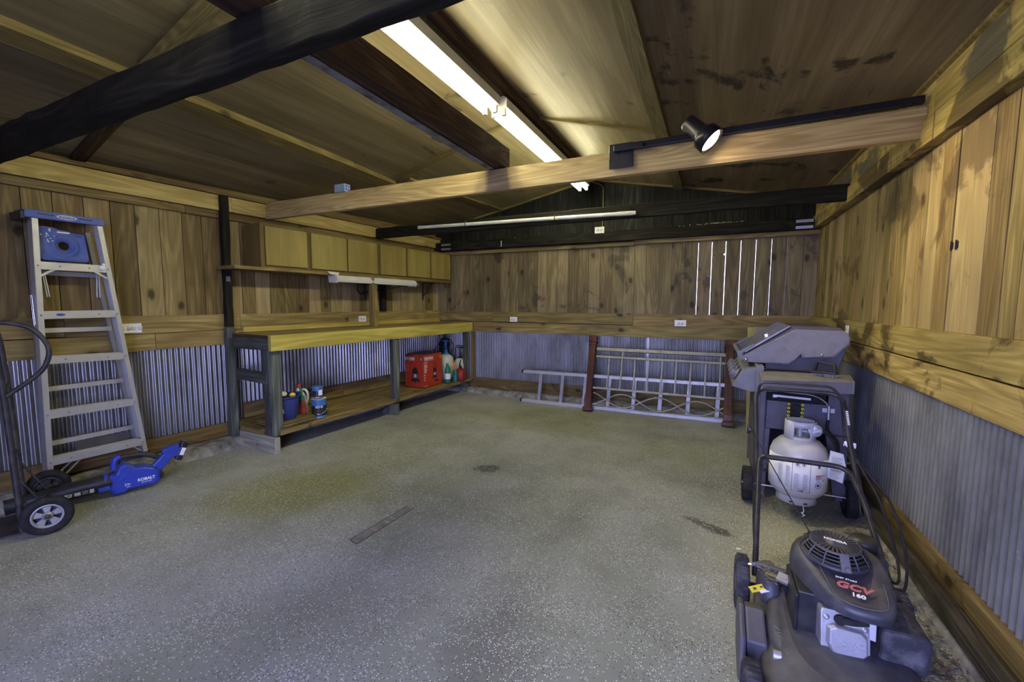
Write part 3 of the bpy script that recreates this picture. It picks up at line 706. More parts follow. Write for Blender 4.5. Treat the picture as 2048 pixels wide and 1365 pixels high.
outlet(upright(frame((-.304, YB - .028, .957), (1, 0, 0), (0, -1, 0))), .115, .066, 'white sideways outlet on the back wall under the daylit gaps')
outlet(upright(frame((-1.172, 4.748, 1.975), (1, 0, 0), (0, -1, 0))), .105, .07, 'white sideways outlet up on the sooty header below the pale cord')
outlet(frame((XR - .027, 3.61, .965), (0, -1, 0), (-1, 0, 0)) if False else frame((XR - .027, 3.61, .965), (0, -1, 0), (-1, 0, 0)), .07, .105, 'white upright cover plate on the right wall above the grill')

b = MB(RW)
for y, lab in ((2.345, 'small black hinge leaf on the right wall planks, the one nearer the back wall'), (2.305, 'small black hinge leaf on the right wall planks, the one nearer the viewer')):
    b = MB(RW); b.box(.0, .003, y - .009, y + .009, 1.385, 1.412); b.box(.003, .006, y - .004, y + .004, 1.379, 1.418)
    tag(b.build('hinge_leaf', 'blackplastic'), lab, 'hinge', 'hinge leaves on the right wall')

# ------------------------------------------------------------------ post at the left wall
t = thing('support_post', 'narrow post on the left wall, black above and weathered green below', 'post', tuple(lw(.1, 2.2, .05)))
b = MB(LW); b.beam((.065, 2.140, .965), (.065, 2.150, 2.008), .05, .052, (0, 1, 0), seg=12, jit=.0025); b.build('upper_post', 'darkbeam', t, .003)
b = MB(LW); b.beam((.066, 2.130, .062), (.065, 2.140, .962), .06, .06, (0, 1, 0), seg=10, jit=.002); b.build('lower_post', 'oldgreen', t, .003)
b = MB(LW); b.box(.088, .093, 2.125, 2.155, 1.33, 1.37); b.build('tin_patch', 'bracket', t)

# ------------------------------------------------------------------ workbench
BD = Vector((.052, 1, 0)).normalized()
BF = Matrix.Translation((-2.975, 2.08, 0)) @ Matrix.Rotation(-math.atan(.052), 4, 'Z')     # local y along the front, local x into the room
BL = 2.715
t = thing('workbench', 'long wooden workbench with a thick yellow front board along the left wall', 'workbench', tuple(BF @ Vector((-.3, BL / 2, 0))))
def wq(x, y, d=.003):     # keep a bench-frame point out of the wall
    p = BF @ Vector((x, y, 0)); q = LW.inverted() @ p
    if q.x < d: q.x = d
    r_ = BF.inverted() @ (LW @ q); return (r_.x, r_.y)
b = MB(BF); b.prism([(-.03, 0), (-.03, BL), wq(-.75, BL, .026), wq(-.75, 1.4, .026), wq(-.75, .12, .026), (-.50, .12), (-.50, 0)], .897, .913); b.build('worktop', 'benchtop', t, .002)
b = MB(BF); b.box(-.034, 0, -.003, BL, .795, .914, grain=1); b.build('front_board', 'fascia', t, .002)
b = MB(BF); b.beam((-.50, .015, .845), (-.036, .015, .85), .035, .10); b.build('end_apron', 'oldgrey', t, .002)
b = MB(BF); b.beam((-.50, .03, .585), (-.10, .03, .575), .035, .085); b.build('stretcher', 'oldgrey', t, .002)
legs = ((.03, 0), (1.31, .0), (2.62, .0))
for i, (y, dx) in enumerate(legs):
    b = MB(BF); b.box(-.085, -.036, y - .012, y + .062 if i < 2 else y + .04, .13 if i != 1 else .12, .796, grain=2); l = b.build('leg', 'oldgreen' if i == 0 else 'oldgrey', t, .002)
    if i == 0: b = MB(BF); b.box(-.16, -.088, y - .008, y + .034, .13, .80, grain=2); b.build('leg_doubler', 'oldgrey', l, .002)
    if i == 1: b = MB(BF); b.box(-.035, -.012, y - .010, y + .05, .14, .79, grain=2, r=.9); b.build('leg_doubler', 'oldgreen', l, .002)
b = MB(BF); b.box(-.48, -.012, .0, .045, 0, .125, grain=0); b.build('foot_block', 'whitewood', t, .003)
b = MB(BF); b.prism([(-.24, .0), (-.012, .0), (-.012, .115), (-.10, .115)], 1.30, 1.345, 'y'); b.build('foot_block', 'oldgreen', t, .002)
b = MB(BF); b.box(-.1, -.03, 2.6, 2.65, 0, .12, grain=0); b.build('foot_block', 'oldgreen', t, .002)
b = MB(BF)
ys = (.06, 1.305, 1.375, BL)
for a, c, zz in ((0.05, 1.30, 0), (1.30, BL, .004)):
    b.prism([(-.012, a), (-.012, c), (-.20, c), (-.20, a)], .134 + zz, .170 + zz); b.prism([(-.202, a), (-.202, c), (-.39, c), (-.39, a)], .134 + zz, .169 + zz); b.prism([(-.392, a), (-.392, c), wq(-.8, c, .04), wq(-.8, a, .04)], .134 + zz, .171 + zz)
b.build('low_shelf', 'shelfwood', t, .002)
b = MB(LW); b.box(.026, .05, 2.26, 4.83, .913, .955, grain=1); b.build('rear_ledge', 'fascia', t, .002)
b = MB(BF); b.box(-.50, -.036, -.004, .0, .890, .914, r=.1, grain=0); b.build('end_trim', 'center', t)
# short upright standing on the bench
b = MB(LW); b.box(.285, .315, 3.40, 3.49, .915, 1.42, grain=2); b.box(.316, .34, 3.40, 3.43, .915, 1.42, grain=2)
tag(b.build('shelf_upright', 'shelfwood', None, .002), 'short wooden upright between the workbench top and the cabinets', 'post')
b = MB(LW); b.box(.001, .05, 3.80, 3.87, 1.067, 1.42, grain=2); tag(b.build('wall_cleat', 'darkbeam', None, .002), 'black board on the wall under the cabinets', 'board')

# ------------------------------------------------------------------ wall cabinet
CY0, CY1, CX = 2.30, 4.775, .28
t = thing('wall_cabinet', 'long row of brown wall cabinet with six plain ochre doors', 'cabinet', tuple(lw(.14, 3.5, 1.45)))
b = MB(LW); b.box(.045, CX - .018, CY0, CY1, 1.452, 1.806, grain=1); b.build('carcass', 'cabinet', t, .002)
b = MB(LW); b.box(CX - .018, CX, CY0, CY0 + .035, 1.452, 1.806, grain=2)
dy = [(2.335, 2.705), (2.748, 3.130), (3.145, 3.515), (3.562, 3.942), (3.972, 4.357), (4.385, 4.755)]
prev = None
for (a, c) in dy:
    if prev: b.box(CX - .018, CX, prev - .012, a + .012, 1.452, 1.806, grain=2)
    prev = c
b.box(CX - .018, CX, CY1 - .03, CY1, 1.452, 1.806, grain=2); b.box(CX - .017, CX - .001, CY0, CY1, 1.77, 1.806, grain=1); b.box(CX - .017, CX - .001, CY0, CY1, 1.452, 1.478, grain=1)
b.build('face_frame', 'cabinet', t)
for i, (a, c) in enumerate(dy):
    b = MB(LW); b.prism([(a, 1.468), (c, 1.468), (c, 1.783), (a, 1.783)], CX + .001, CX + .019, 'x'); d = b.build('door', 'door', t, .0025)
b = MB(LW); b.box(.025, CX + .004, 2.09, CY1, 1.424, 1.45, grain=1)
tag(b.build('wall_shelf', 'shelfwood', None, .002), 'thin wooden shelf board directly under the cabinets', 'shelf')
def wall_bracket(y, label):
    t = thing('shelf_bracket', label, 'bracket', tuple(lw(.01, y, 1.2)))
    b = MB(LW); b.box(.001, .008, y - .014, y + .014, 1.20, 1.423); b.box(.001, .20, y - .012, y + .012, 1.416, 1.423)
    b.tube(smooth([(.008, y, 1.25), (.06, y, 1.30), (.09, y, 1.36), (.17, y, 1.416)]), .008, 8); b.build('bracket_body', 'blackmetal', t)
wall_bracket(4.55, 'black curved shelf bracket under the far end of the cabinets')
wall_bracket(3.60, 'dark shelf bracket behind the coiled cords')
# under-cabinet shop light (unlit)
t = thing('shop_light', 'unlit white tube light hung along the front edge under the cabinets', 'light', tuple(lw(.28, 3.5, 1.42)))
b = MB(LW); b.prism([(.20, 1.424), (.31, 1.424), (.335, 1.405), (.335, 1.395), (.20, 1.40)], 2.98, 4.07, 'y'); b.build('housing', 'fixture', t, .002)
for x in (.235, .29):
    b = MB(LW); b.tube([(x, 3.0, 1.375), (x, 4.05, 1.375)], .013, 12); b.build('fluorescent_tube', 'deadtube', t)
b = MB(LW); b.prism([(.325, 1.40), (.345, 1.385), (.335, 1.36), (.325, 1.375)], 2.99, 4.07, 'y'); b.build('reflector_lip', 'fixture', t)
for y in (2.985, 4.065):
    b = MB(LW); b.prism([(.205, 1.424), (.345, 1.40), (.325, 1.35), (.215, 1.355)], y - .008, y + .008, 'y'); b.build('end_plate', 'fixture', t, .002)
b = MB(LW); b.prism([(2.90, 1.455), (3.03, 1.450), (3.02, 1.425), (2.93, 1.43)], .30, .303, 'x'); b.build('mounting_tab', 'fixture', t)
t = thing('task_light', 'short bluish-white light box under the cabinets by the black bracket', 'light', tuple(lw(.12, 4.22, 1.37)))
b = MB(LW); b.box(.04, .12, 4.09, 4.36, 1.378, 1.422); b.build('housing', 'boxgrey', t, .004)
b = MB(LW); b.box(.1205, .128, 4.10, 4.35, 1.384, 1.402); b.build('lens', 'white', t, .002)
t = thing('coiled_cord', 'black power cords looped in a coil under the cabinets', 'cord', tuple(lw(.12, 3.5, 1.38)))
b = MB(LW)
for k in range(4):
    a0 = .045 + .008 * k
    b.tube([(.12 + .012 * k, 3.44 + a0 * math.sin(a) * .9 - k * .006, 1.325 + .062 * math.cos(a) - .004 * k) for a in [2 * math.pi * i / 16 for i in range(16)]], .0045, 6, closed=True)
for k in range(3): b.tube([(.12 + .01 * k, 3.64 + (.05 + .01 * k) * math.sin(a), 1.345 + .05 * math.cos(a)) for a in [2 * math.pi * i / 16 for i in range(16)]], .0045, 6, closed=True)
b.tube(smooth([(.12, 3.46, 1.39), (.13, 3.6, 1.36), (.14, 3.78, 1.325), (.14, 3.95, 1.345), (.10, 4.08, 1.385)]), .0045, 6); b.tube([(.12, 3.5, 1.38), (.122, 3.5, 1.235)], .009, 6); b.build('cord_loops', 'rubber', t)
b = MB(LW); b.box(.125, .15, 3.58, 3.62, 1.372, 1.392); b.build('cord_tag', 'white', t)

# ------------------------------------------------------------------ things on the low shelf
SZ = .1745
def P(x, y, z=0): return BF @ Vector((x, y, z))
# stack of thin sheets
for k in range(7):
    b = MB(BF); r_ = random.uniform(-.03, .03); T = Matrix.Translation((-.20 + random.uniform(-.01, .01), .30, SZ - .001 + k * .0062)) @ Matrix.Rotation(r_, 4, 'Z')
    pr_ = 'topmost' if k == 6 else 'lowest' if k == 0 else ('second from the bottom', 'third from the bottom', 'middle', 'third from the top', 'second from the top')[max(0, k - 1)] if k < 6 else ''
    w_ = .16 - .006 * abs(k - 3)
    b.box(-w_, w_, -.22 - .01 * (k % 3), .08 + .006 * (k % 2), 0, .0055, M=T, grain=1)
    tag(b.build('wooden_sheet', 'shelfwood'), 'thin tan wooden sheet in the pile under the blue bucket, %s' % pr_, 'wooden sheet', 'thin sheets piled on the low shelf')
ZB = SZ + .0435
b = MB(BF); b.box(-.47, -.20, .0, .055, .127, .168, grain=0); 
tag(b.build('wood_offcut', 'shelfwood', None, .002), 'short plank offcut lying on the whitewashed foot block', 'plank')
# bucket
c = P(-.185, .185, ZB)
t = thing('bucket', 'blue plastic bucket with a pouring lip and a peeling white sticker', 'bucket', tuple(c))
T = Matrix.Translation(c) @ Matrix.Rotation(-.1, 4, 'Z') @ Matrix.Diagonal((1.08, 1.08, .80, 1)); b = MB(T)
rg = []
for (z, rx, ry, sp_) in ((0, .085, .075, 0), (.004, .088, .078, 0), (.20, .112, .098, .004), (.222, .116, .102, .02), (.228, .124, .108, .028), (.236, .124, .108, .030), (.236, .115, .10, .024), (.222, .110, .096, .016), (.02, .084, .073, 0)):
    r0 = ring(0, 0, z, rx, ry, 3.2, 36); rg.append([(x + sp_ * max(0, y / ry) ** 6 * 0, y + sp_ * (1 if y > 0 else 0) * max(0, 1 - (x / (rx * .5)) ** 2) ** 1, zz + sp_ * .3 * max(0, 1 - (x / (rx * .5)) ** 2) * (1 if y > 0 else 0)) for (x, y, zz) in r0])
b.loft(rg); b.build('bucket_body', 'bucketblue', t)
b = MB(T)
random.seed(3)
for k in range(16):
    u, v = random.uniform(-.036, .036), random.uniform(.04, .115); s1, s2 = random.uniform(.006, .013), random.uniform(.005, .012)
    ang = math.radians(-48); rr_ = .101 + (v - .04) * .08
    px_, py_ = rr_ * math.cos(ang) * .93, rr_ * math.sin(ang) * .93
    tx = Vector((math.sin(-ang), math.cos(ang), 0)); 
    Fm = frame((px_ + tx.x * u, py_ + tx.y * u, v), tuple(tx), (math.cos(ang), math.sin(ang), -.1)); b.box(-s1, s1, -s2, s2, -.012, .0035, M=Fm)
b.build('peeling_sticker', 'label', t)
# things in the bucket
def inb(name, lab, cat, mk):
    b = MB(T); mats = mk(b); o = b.build(name, mats); tag(o, lab, cat)
inb('ball_knob_handle', 'yellow ball knob poking out of the blue bucket', 'handle', lambda b: (b.tube([(.045, .03, .05), (.06, .045, .225)], .007, 8, mi=1), b.ball((.061, .046, .24), .023, 10), ['yellow', 'blackplastic'])[-1])
inb('scrub_brush', 'black and white scrub brush head sticking up from the blue bucket', 'brush', lambda b: (b.tube(smooth([(.0, -.03, .06), (.01, -.02, .19), (.018, -.01, .245)]), .017, 8), b.lathe([(0, .008), (.024, .006), (.03, -.012), (.018, -.02)], Matrix.Translation((.022, .0, .255)) @ Matrix.Rotation(1.1, 4, 'Y'), 14, 1), ['blackplastic', 'white'])[-1])
inb('dark_rag', 'crumpled dark blue cloth hanging over the back of the bucket', 'cloth', lambda b: (b.loft([ring(-.06, -.045, .18, .02, .02, 2, 10), ring(-.058, -.045, .23, .045, .035, 2, 10, .3), ring(-.055, -.03, .262, .04, .03, 2, 10, .8), ring(-.05, -.03, .285, .02, .012, 2, 10, .2)]), ['blackplastic'])[-1])
# bleach jug
c = P(-.26, .40, SZ + .001); T = Matrix.Translation(c) @ Matrix.Rotation(.5, 4, 'Z')
t = thing('bleach_jug', 'white handled jug with a red cap behind the paint cans', 'jug', tuple(c))
b = MB(T); b.loft([ring(0, 0, 0, .05, .038, 3, 24), ring(0, 0, .01, .055, .042, 3, 24), ring(0, 0, .15, .055, .042, 3, 24), ring(-.005, 0, .195, .04, .032, 2.4, 24), ring(-.012, 0, .235, .018, .018, 2, 24), ring(-.012, 0, .25, .017, .017, 2, 24)])
b.tube(smooth([(.0, 0, .215), (.035, 0, .235), (.062, 0, .205), (.062, 0, .15), (.045, 0, .11)]), .010, 10); b.build('jug_body', 'white', t)
b = MB(T); b.lathe([(.0, .282), (.017, .28), (.02, .252), (.0, .25)], Matrix.Translation((-.012, 0, 0)), 16); b.build('cap', 'redcap', t)
# hand brush
c = P(-.155, .345, SZ + .0445)
t = thing('hand_brush', 'hand brush standing on its red bristles beside the bucket', 'brush', tuple(c))
T = Matrix.Translation(c) @ Matrix.Rotation(-.06, 4, 'Y'); b = MB(T)
b.loft([ring(0, 0, 0.0, .036, .022, 3, 20), ring(0, 0, .06, .031, .019, 3, 20), ring(0, 0, .12, .024, .016, 3, 20)]); b.build('bristles', 'bristle', t)
b = MB(T); b.loft([ring(0, 0, .118, .026, .018, 3, 16), ring(0, 0, .145, .023, .016, 3, 16), ring(0, 0, .165, .011, .009, 2, 16), ring(-.012, 0, .235, .010, .008, 2, 16)]); b.build('handle', 'green', t)
# paint cans
def can(c, r_, h_, lab, logo, z_label, bail=True, dripc='white'):
    t = thing('paint_can', lab, 'paint can', tuple(c), 'stacked paint cans'); T = Matrix.Translation(c); b = MB(T)
    b.lathe([(0, 0), (r_ * .98, 0), (r_, .004), (r_ * .97, .008), (r_ * .97, h_ - .008), (r_, h_ - .004), (r_, h_), (r_ * .88, h_), (r_ * .88, h_ - .004), (0, h_ - .004)], seg=32); b.build('can_body', 'steelgrey', t)
    b = MB(T); b.lathe([(r_ * .985, .012), (r_ * .985, h_ * .14)], seg=32); b.build('lower_band', 'bluelabel', t)
    b = MB(T); b.lathe([(r_ * .985, h_ * .14), (r_ * .985, h_ * .66)], seg=32); b.build('label_black_band', 'blackplastic', t)
    b = MB(T); b.lathe([(r_ * .987, h_ * .66), (r_ * .987, h_ * .95)], seg=32); b.build('label_blue_band', 'bluelabel', t)
    b = MB(T); b.lathe([(0, h_ - .002), (r_ * .84, h_ - .002), (r_ * .9, h_ + .003), (r_ * .98, h_ + .001)], seg=32); b.build('lid', dripc, t)
    vd = Vector((-c.x, -c.y, 0)).normalized(); rd = Vector((0, 0, 1)).cross(vd)
    def LF(a, z):
        d = (vd * math.cos(a) + rd * math.sin(a)); return frame(Vector(c) + d * (r_ * 1.0) + Vector((0, 0, z)), Vector((0, 0, 1)).cross(d), d)
    for i, ch in enumerate(logo): text('lettering', ch, h_ * .17, LF((i - len(logo) / 2 + .5) * .26, h_ * z_label), 'label', t)
    if bail:
        b = MB(T); hp = []
        for i in range(13):
            a = math.pi * i / 12; q = rd * (math.cos(a) * (r_ + .004)) + vd * (math.sin(a) * (r_ + .012)); hp.append((q.x, q.y, h_ * .62 - math.sin(a) * h_ * .38))
        b.tube(hp, .0022, 6); b.build('wire_bail', 'chrome', t)
    return t
cc = P(-.105, .435, SZ + .0445) if False else P(-.090, .455, SZ + .001)
can(cc, .062, .165, 'large blue and black paint can with a wire bail and dried white drips', 'BEHR', .60)
b = MB(Matrix.Translation(cc))
c2 = cc + Vector((-.012, .0, .1695))
tk = can(c2, .046, .098, 'small paint can standing on top of the large one', '', .5, False, 'bluelabel')
vd = Vector((-c2.x, -c2.y, 0)).normalized(); d_ = (vd + Vector((0, 0, 1)).cross(vd) * .5).normalized()
b = MB(frame(c2 + d_ * .0465 + Vector((0, 0, .05)), Vector((0, 0, 1)).cross(d_), d_)); b.box(-.017, .017, -.025, .022, -.004, .001); b.build('price_label', 'label', tk)

# vacuum carton
c = P(-.135, 2.03, SZ + .004)
X0, X1, YA, YZ, ZT = -3.255, -2.985, 3.925, 4.29, SZ + .395
CF = Matrix.Translation((-2.985, 3.925, SZ + .005)) @ Matrix.Rotation(-.03, 4, 'Z')
t = thing('vacuum_carton', 'red printed cardboard carton for a shop vacuum on the low shelf', 'box', tuple(CF @ Vector((-.13, .18, 0))))
b = MB(CF); b.box(-.27, 0, 0, .36, 0, .385); b.build('carton_body', 'redbox', t, .003)
b = MB(CF); b.box(-.268, -.002, .002, .358, .3855, .3875); b.build('top_flaps', 'blackplastic', t)
FA = frame(CF @ Vector((0, .18, .19)), CF.to_3x3() @ Vector((0, 1, 0)), CF.to_3x3() @ Vector((1, 0, 0)))      # face towards the room
FB = frame(CF @ Vector((-.135, 0, .19)), CF.to_3x3() @ Vector((1, 0, 0)), CF.to_3x3() @ Vector((0, -1, 0)))   # face towards the viewer
for F0, wd in ((FA, .36), (FB, .27)):
    k = wd / .27
    Fl = F0 @ Matrix.Translation((-wd * .22 if wd < .3 else -wd * .2, .145, .001))
    text('lettering', 'CRAFTSMAN', .030 * (1 if wd < .3 else 1.15), Fl, 'label', t, .0005, sx=.78, bold=.0006)
    b = MB(Fl); 
    w2, h2 = (.068, .020) if wd < .3 else (.078, .023)
    for (a0, a1, b0, b1) in ((-w2, w2, h2 - .003, h2), (-w2, w2, -h2, -h2 + .003), (-w2, -w2 + .003, -h2, h2), (w2 - .003, w2, -h2, h2)): b.box(a0, a1, b0, b1, -.0005, .0006)
    b.build('logo_frame', 'label', t)
    b = MB(F0 @ Matrix.Translation((wd * .40, .145, 0))); b.box(-.017, .017, -.02, .02, -.001, .001, mi=0); b.box(-.011, .011, .004, .012, .001, .0015, mi=1); b.box(-.011, .011, -.012, -.006, .001, .0015, mi=1); b.build('corner_badge', ['blackplastic', 'label'], t)
    # printed picture of the machine
    cx_ = wd * .10 if wd > .3 else .02
    b = MB(F0 @ Matrix.Translation((cx_, -.03, 0)))
    def disc(u, v, ru, rv, mi, h_): b.add([(u + ru * math.cos(a), v + rv * math.sin(a), h_) for a in [2 * math.pi * i / 20 for i in range(20)]], [tuple(range(20))], None, None, mi)
    s_ = 1.0 if wd < .3 else .72
    b.box(-.042 * s_, .042 * s_, -.055 * s_, .03 * s_, 0, .0008, mi=0); disc(0, .03 * s_, .044 * s_, .035 * s_, 0, .0009); disc(0, .055 * s_, .026 * s_, .022 * s_, 0, .0010); b.box(-.03 * s_, .034 * s_, -.048 * s_, -.002, .0008, .0012, mi=2); b.box(-.01 * s_, .004 * s_, -.045 * s_, -.005, .0012, .0014, mi=1)
    b.prism([(-.055 * s_, -.085 * s_), (.055 * s_, -.085 * s_), (.042 * s_, -.05 * s_), (-.042 * s_, -.05 * s_)], 0, .0009); disc(0, -.09 * s_, .014 * s_, .018 * s_, 0, .0011); disc(-.05 * s_, -.085 * s_, .012 * s_, .014 * s_, 0, .0011); disc(.05 * s_, -.085 * s_, .012 * s_, .014 * s_, 0, .0011)
    if wd > .3: b.tube([(-.03, -.02, .001), (-.02, .07, .001), (.01, .13, .001), (.035, .10, .001), (.03, 0, .001)], .003, 6); b.box(0, .07, -.11, -.092, 0, .001)
    b.build('printed_machine', ['blackplastic', 'label', 'steelgrey'], t)
    xx = -wd * .44
    text('lettering', '5 HP 12', .022, F0 @ Matrix.Translation((xx, .098, .001)), 'label', t, .0005, 'LEFT', sx=.75) if wd > .3 else text('lettering', '12 GALLON', .012, F0 @ Matrix.Translation((xx, .1, .001)), 'inkred', t, .0005, 'LEFT', sx=.9)
    b = MB(F0)
    random.seed(5)
    for q in range(9):
        b.box(xx, xx + random.uniform(.03, .06), .075 - q * .0115 - .0025, .075 - q * .0115 + .0025, 0, .0008)
    for q in range(3): b.box(xx, xx + .014, -.05 - q * .028, -.037 - q * .028, 0, .0008)
    b.box(xx, xx + .07, -.176, -.172, 0, .0008); b.build('printed_text_lines', 'label' if wd > .3 else 'inkred', t)
random.seed(11)
# green bottle, trimmer bottle, tanks, gas can
def at(x, y, z=SZ + .005): return Vector((x, y, z))
c = at(-2.925, 4.335); T = Matrix.Translation(c)
t = thing('green_bottle', 'dark green bottle with a white label beside the red carton', 'bottle', tuple(c))
b = MB(T); b.lathe([(0, 0), (.034, 0), (.036, .01), (.036, .14), (.03, .18), (.014, .215), (.014, .24), (0, .24)], seg=20); b.build('bottle_body', 'green', t)
b = MB(T); b.lathe([(.0368, .05), (.0368, .12)], seg=20, M=Matrix.Rotation(-2.2, 4, 'Z'), arc=2.6); b.build('paper_label', 'label', t)
c = at(-2.885, 4.44); T = Matrix.Translation(c)
t = thing('spray_bottle', 'green spray bottle with an orange trigger head', 'bottle', tuple(c))
b = MB(T); b.loft([ring(0, 0, 0, .028, .02, 3, 20), ring(0, 0, .13, .028, .02, 3, 20), ring(0, 0, .155, .012, .012, 2, 20), ring(0, 0, .165, .012, .012, 2, 20)]); b.build('bottle_body', 'green', t)
b = MB(T); b.loft([ring(0, 0, .165, .015, .015, 2, 16), ring(0, 0, .20, .014, .014, 2, 16), ring(-.004, -.006, .23, .016, .02, 2, 16), ring(-.012, -.018, .25, .012, .018, 2, 16)]); b.tube(smooth([(0, -.012, .21), (.004, -.035, .19), (.004, -.032, .165)]), .005, 8); b.build('trigger_head', 'orange', t)
b = MB(T); b.lathe([(.0285, .03), (.0285, .08)], seg=16, M=Matrix.Diagonal((1, .75, 1, 1))); b.build('blue_label', 'bluelabel', t)
for (x, y, s_, lab) in ((-3.08, 4.53, 1.0, 'round cream garden sprayer tank behind the green bottles, the left one'), (-2.99, 4.725, .80, 'round cream garden sprayer tank close to the back wall, behind the red fuel can')):
    c = at(x, y); t = thing('garden_sprayer', lab, 'garden sprayer', tuple(c), 'cream pump sprayers on the low shelf'); T = Matrix.Translation(c) @ Matrix.Scale(s_, 4); b = MB(T)
    b.lathe([(0, 0), (.07, 0), (.085, .03), (.10, .13), (.105, .22), (.09, .29), (.05, .325), (.03, .33), (0, .33)], seg=28); b.build('tank', 'tankwhite', t)
    b = MB(T); b.lathe([(.04, .32), (.04, .345), (.018, .35), (.018, .42), (.012, .425), (.012, .50)], seg=16); b.tube([(-.05, 0, .50), (.05, 0, .50)], .010, 8); b.build('pump', 'bluelabel' if s_ == 1 else 'blackplastic', t)
    b = MB(T); b.tube(smooth([(.05, .02, .33), (.12, .0, .42), (.10, -.05, .52), (-.05, -.02, .53), (-.12, .03, .40), (-.11, .03, .2)]), .006, 8); b.build('hose', 'rubber', t)
    b = MB(T); b.tube([(.045, -.05, .31), (.075, -.11, .14)], .005, 6); b.build('wand', 'blackplastic', t)
c = at(-2.895, 4.575); T = Matrix.Translation(c) @ Matrix.Rotation(.2, 4, 'Z')
t = thing('fuel_can', 'red plastic fuel can at the far end of the low shelf', 'fuel can', tuple(c))
b = MB(T); b.loft([ring(0, 0, 0, .06, .075, 5, 28), ring(0, 0, .01, .066, .08, 5, 28), ring(0, 0, .10, .066, .08, 5, 28), ring(0, 0, .135, .05, .06, 4, 28), ring(0, 0, .15, .03, .035, 3, 28)]); b.tube(smooth([(0, -.05, .13), (0, -.04, .165), (0, .03, .165), (0, .055, .125)]), .009, 8); b.build('can_body', 'red', t)
b = MB(T); b.tube(smooth([(0, -.02, .14), (.005, -.03, .20), (.02, -.04, .26)]), [.012 * (1 - .04 * i) for i in range(13)], 10); b.build('spout', 'blackplastic', t)
b = MB(); b.tube(smooth([(-3.12, 4.45, .77), (-3.14, 4.47, .62), (-3.05, 4.52, .58), (-3.0, 4.50, .66), (-3.07, 4.46, .72), (-3.15, 4.42, .60), (-3.2, 4.40, .50), (-3.17, 4.44, .30), (-3.12, 4.46, .185)]), .006, 6); b.ball((-3.12, 4.46, .187), .01, 6)
tag(b.build('hanging_cable', 'rubber'), 'loose black cable hanging under the far end of the workbench', 'cable')
b = MB(); b.loft([ring(-3.24, 4.72, .18, .06, .05, 4, 16), ring(-3.24, 4.72, .62, .06, .05, 4, 16), ring(-3.235, 4.72, .70, .03, .03, 2, 16)]); b.tube([(-3.235, 4.72, .69), (-3.235, 4.72, .78)], .012, 8)
tag(b.build('black_canister', 'blackplastic'), 'tall black canister in the dark corner under the workbench', 'canister')

# ------------------------------------------------------------------ stepladder
t = thing('step_ladder', 'folded aluminium stepladder with blue top leaning against the left wall', 'ladder', (-3.56, 1.25, .06))
XF = -3.515; DR = .115       # front plane and distance back to the rear section
def ry_l(z): return 1.02 + (z - .065) * .022
def ry_r(z): return 1.515 - (z - .065) * .0985
def chan(p0, p1, wd, dp, side, name, mat='alu', parent=t):
    """C channel: web on the outside (side -1/+1), flanges towards the middle"""
    b = MB(); p0, p1 = Vector(p0), Vector(p1)
    b.beam(p0 + Vector((0, side * wd / 2, 0)), p1 + Vector((0, side * wd / 2, 0)), dp, .003, (0, 1, 0))
    for s_ in (-1, 1): b.beam(p0 + Vector((s_ * dp / 2, 0, 0)), p1 + Vector((s_ * dp / 2, 0, 0)), .003, wd, (0, 1, 0))
    return b.build(name, mat, parent)
chan((XF - .03, ry_l(.066) + .011, .066), (XF - .03, ry_l(1.64) + .011, 1.64), .024, .06, -1, 'front_rail')
chan((XF - .03, ry_r(.10) - .011, .10), (XF - .03, ry_r(1.64) - .011, 1.64), .024, .06, 1, 'front_rail')
sz = ((1.39, 1.39), (1.103, 1.105), (.838, .826), (.513, .508), (.230, .222))
for (za, zb) in sz:
    ya, yb = ry_l(za) + .022, ry_r(zb) - .022; b = MB()
    b.beam((XF + .001, ya, za - .022), (XF + .001, yb, zb - .022), .003, .040)          # front lip
    b.beam((XF - .033, ya, za - .001), (XF - .033, yb, zb - .001), .07, .004)
    for q in (-.008, -.022, -.036, -.05): b.beam((XF + q, ya, za + .002), (XF + q, yb, zb + .002), .005, .003)
    b.beam((XF - .066, ya, za - .014), (XF - .066, yb, zb - .014), .003, .026); st = b.build('step', 'alu', t)
    b = MB()
    for (yy, zz) in ((ya - .011, za - .02), (yb + .011, zb - .02), (ya + .08, za - .02), (yb - .08, zb - .02)): b.ball((XF + .002, yy, zz), (.003, .005, .005), 6)
    build_each(b, 'rivet', 'steelgrey', st)
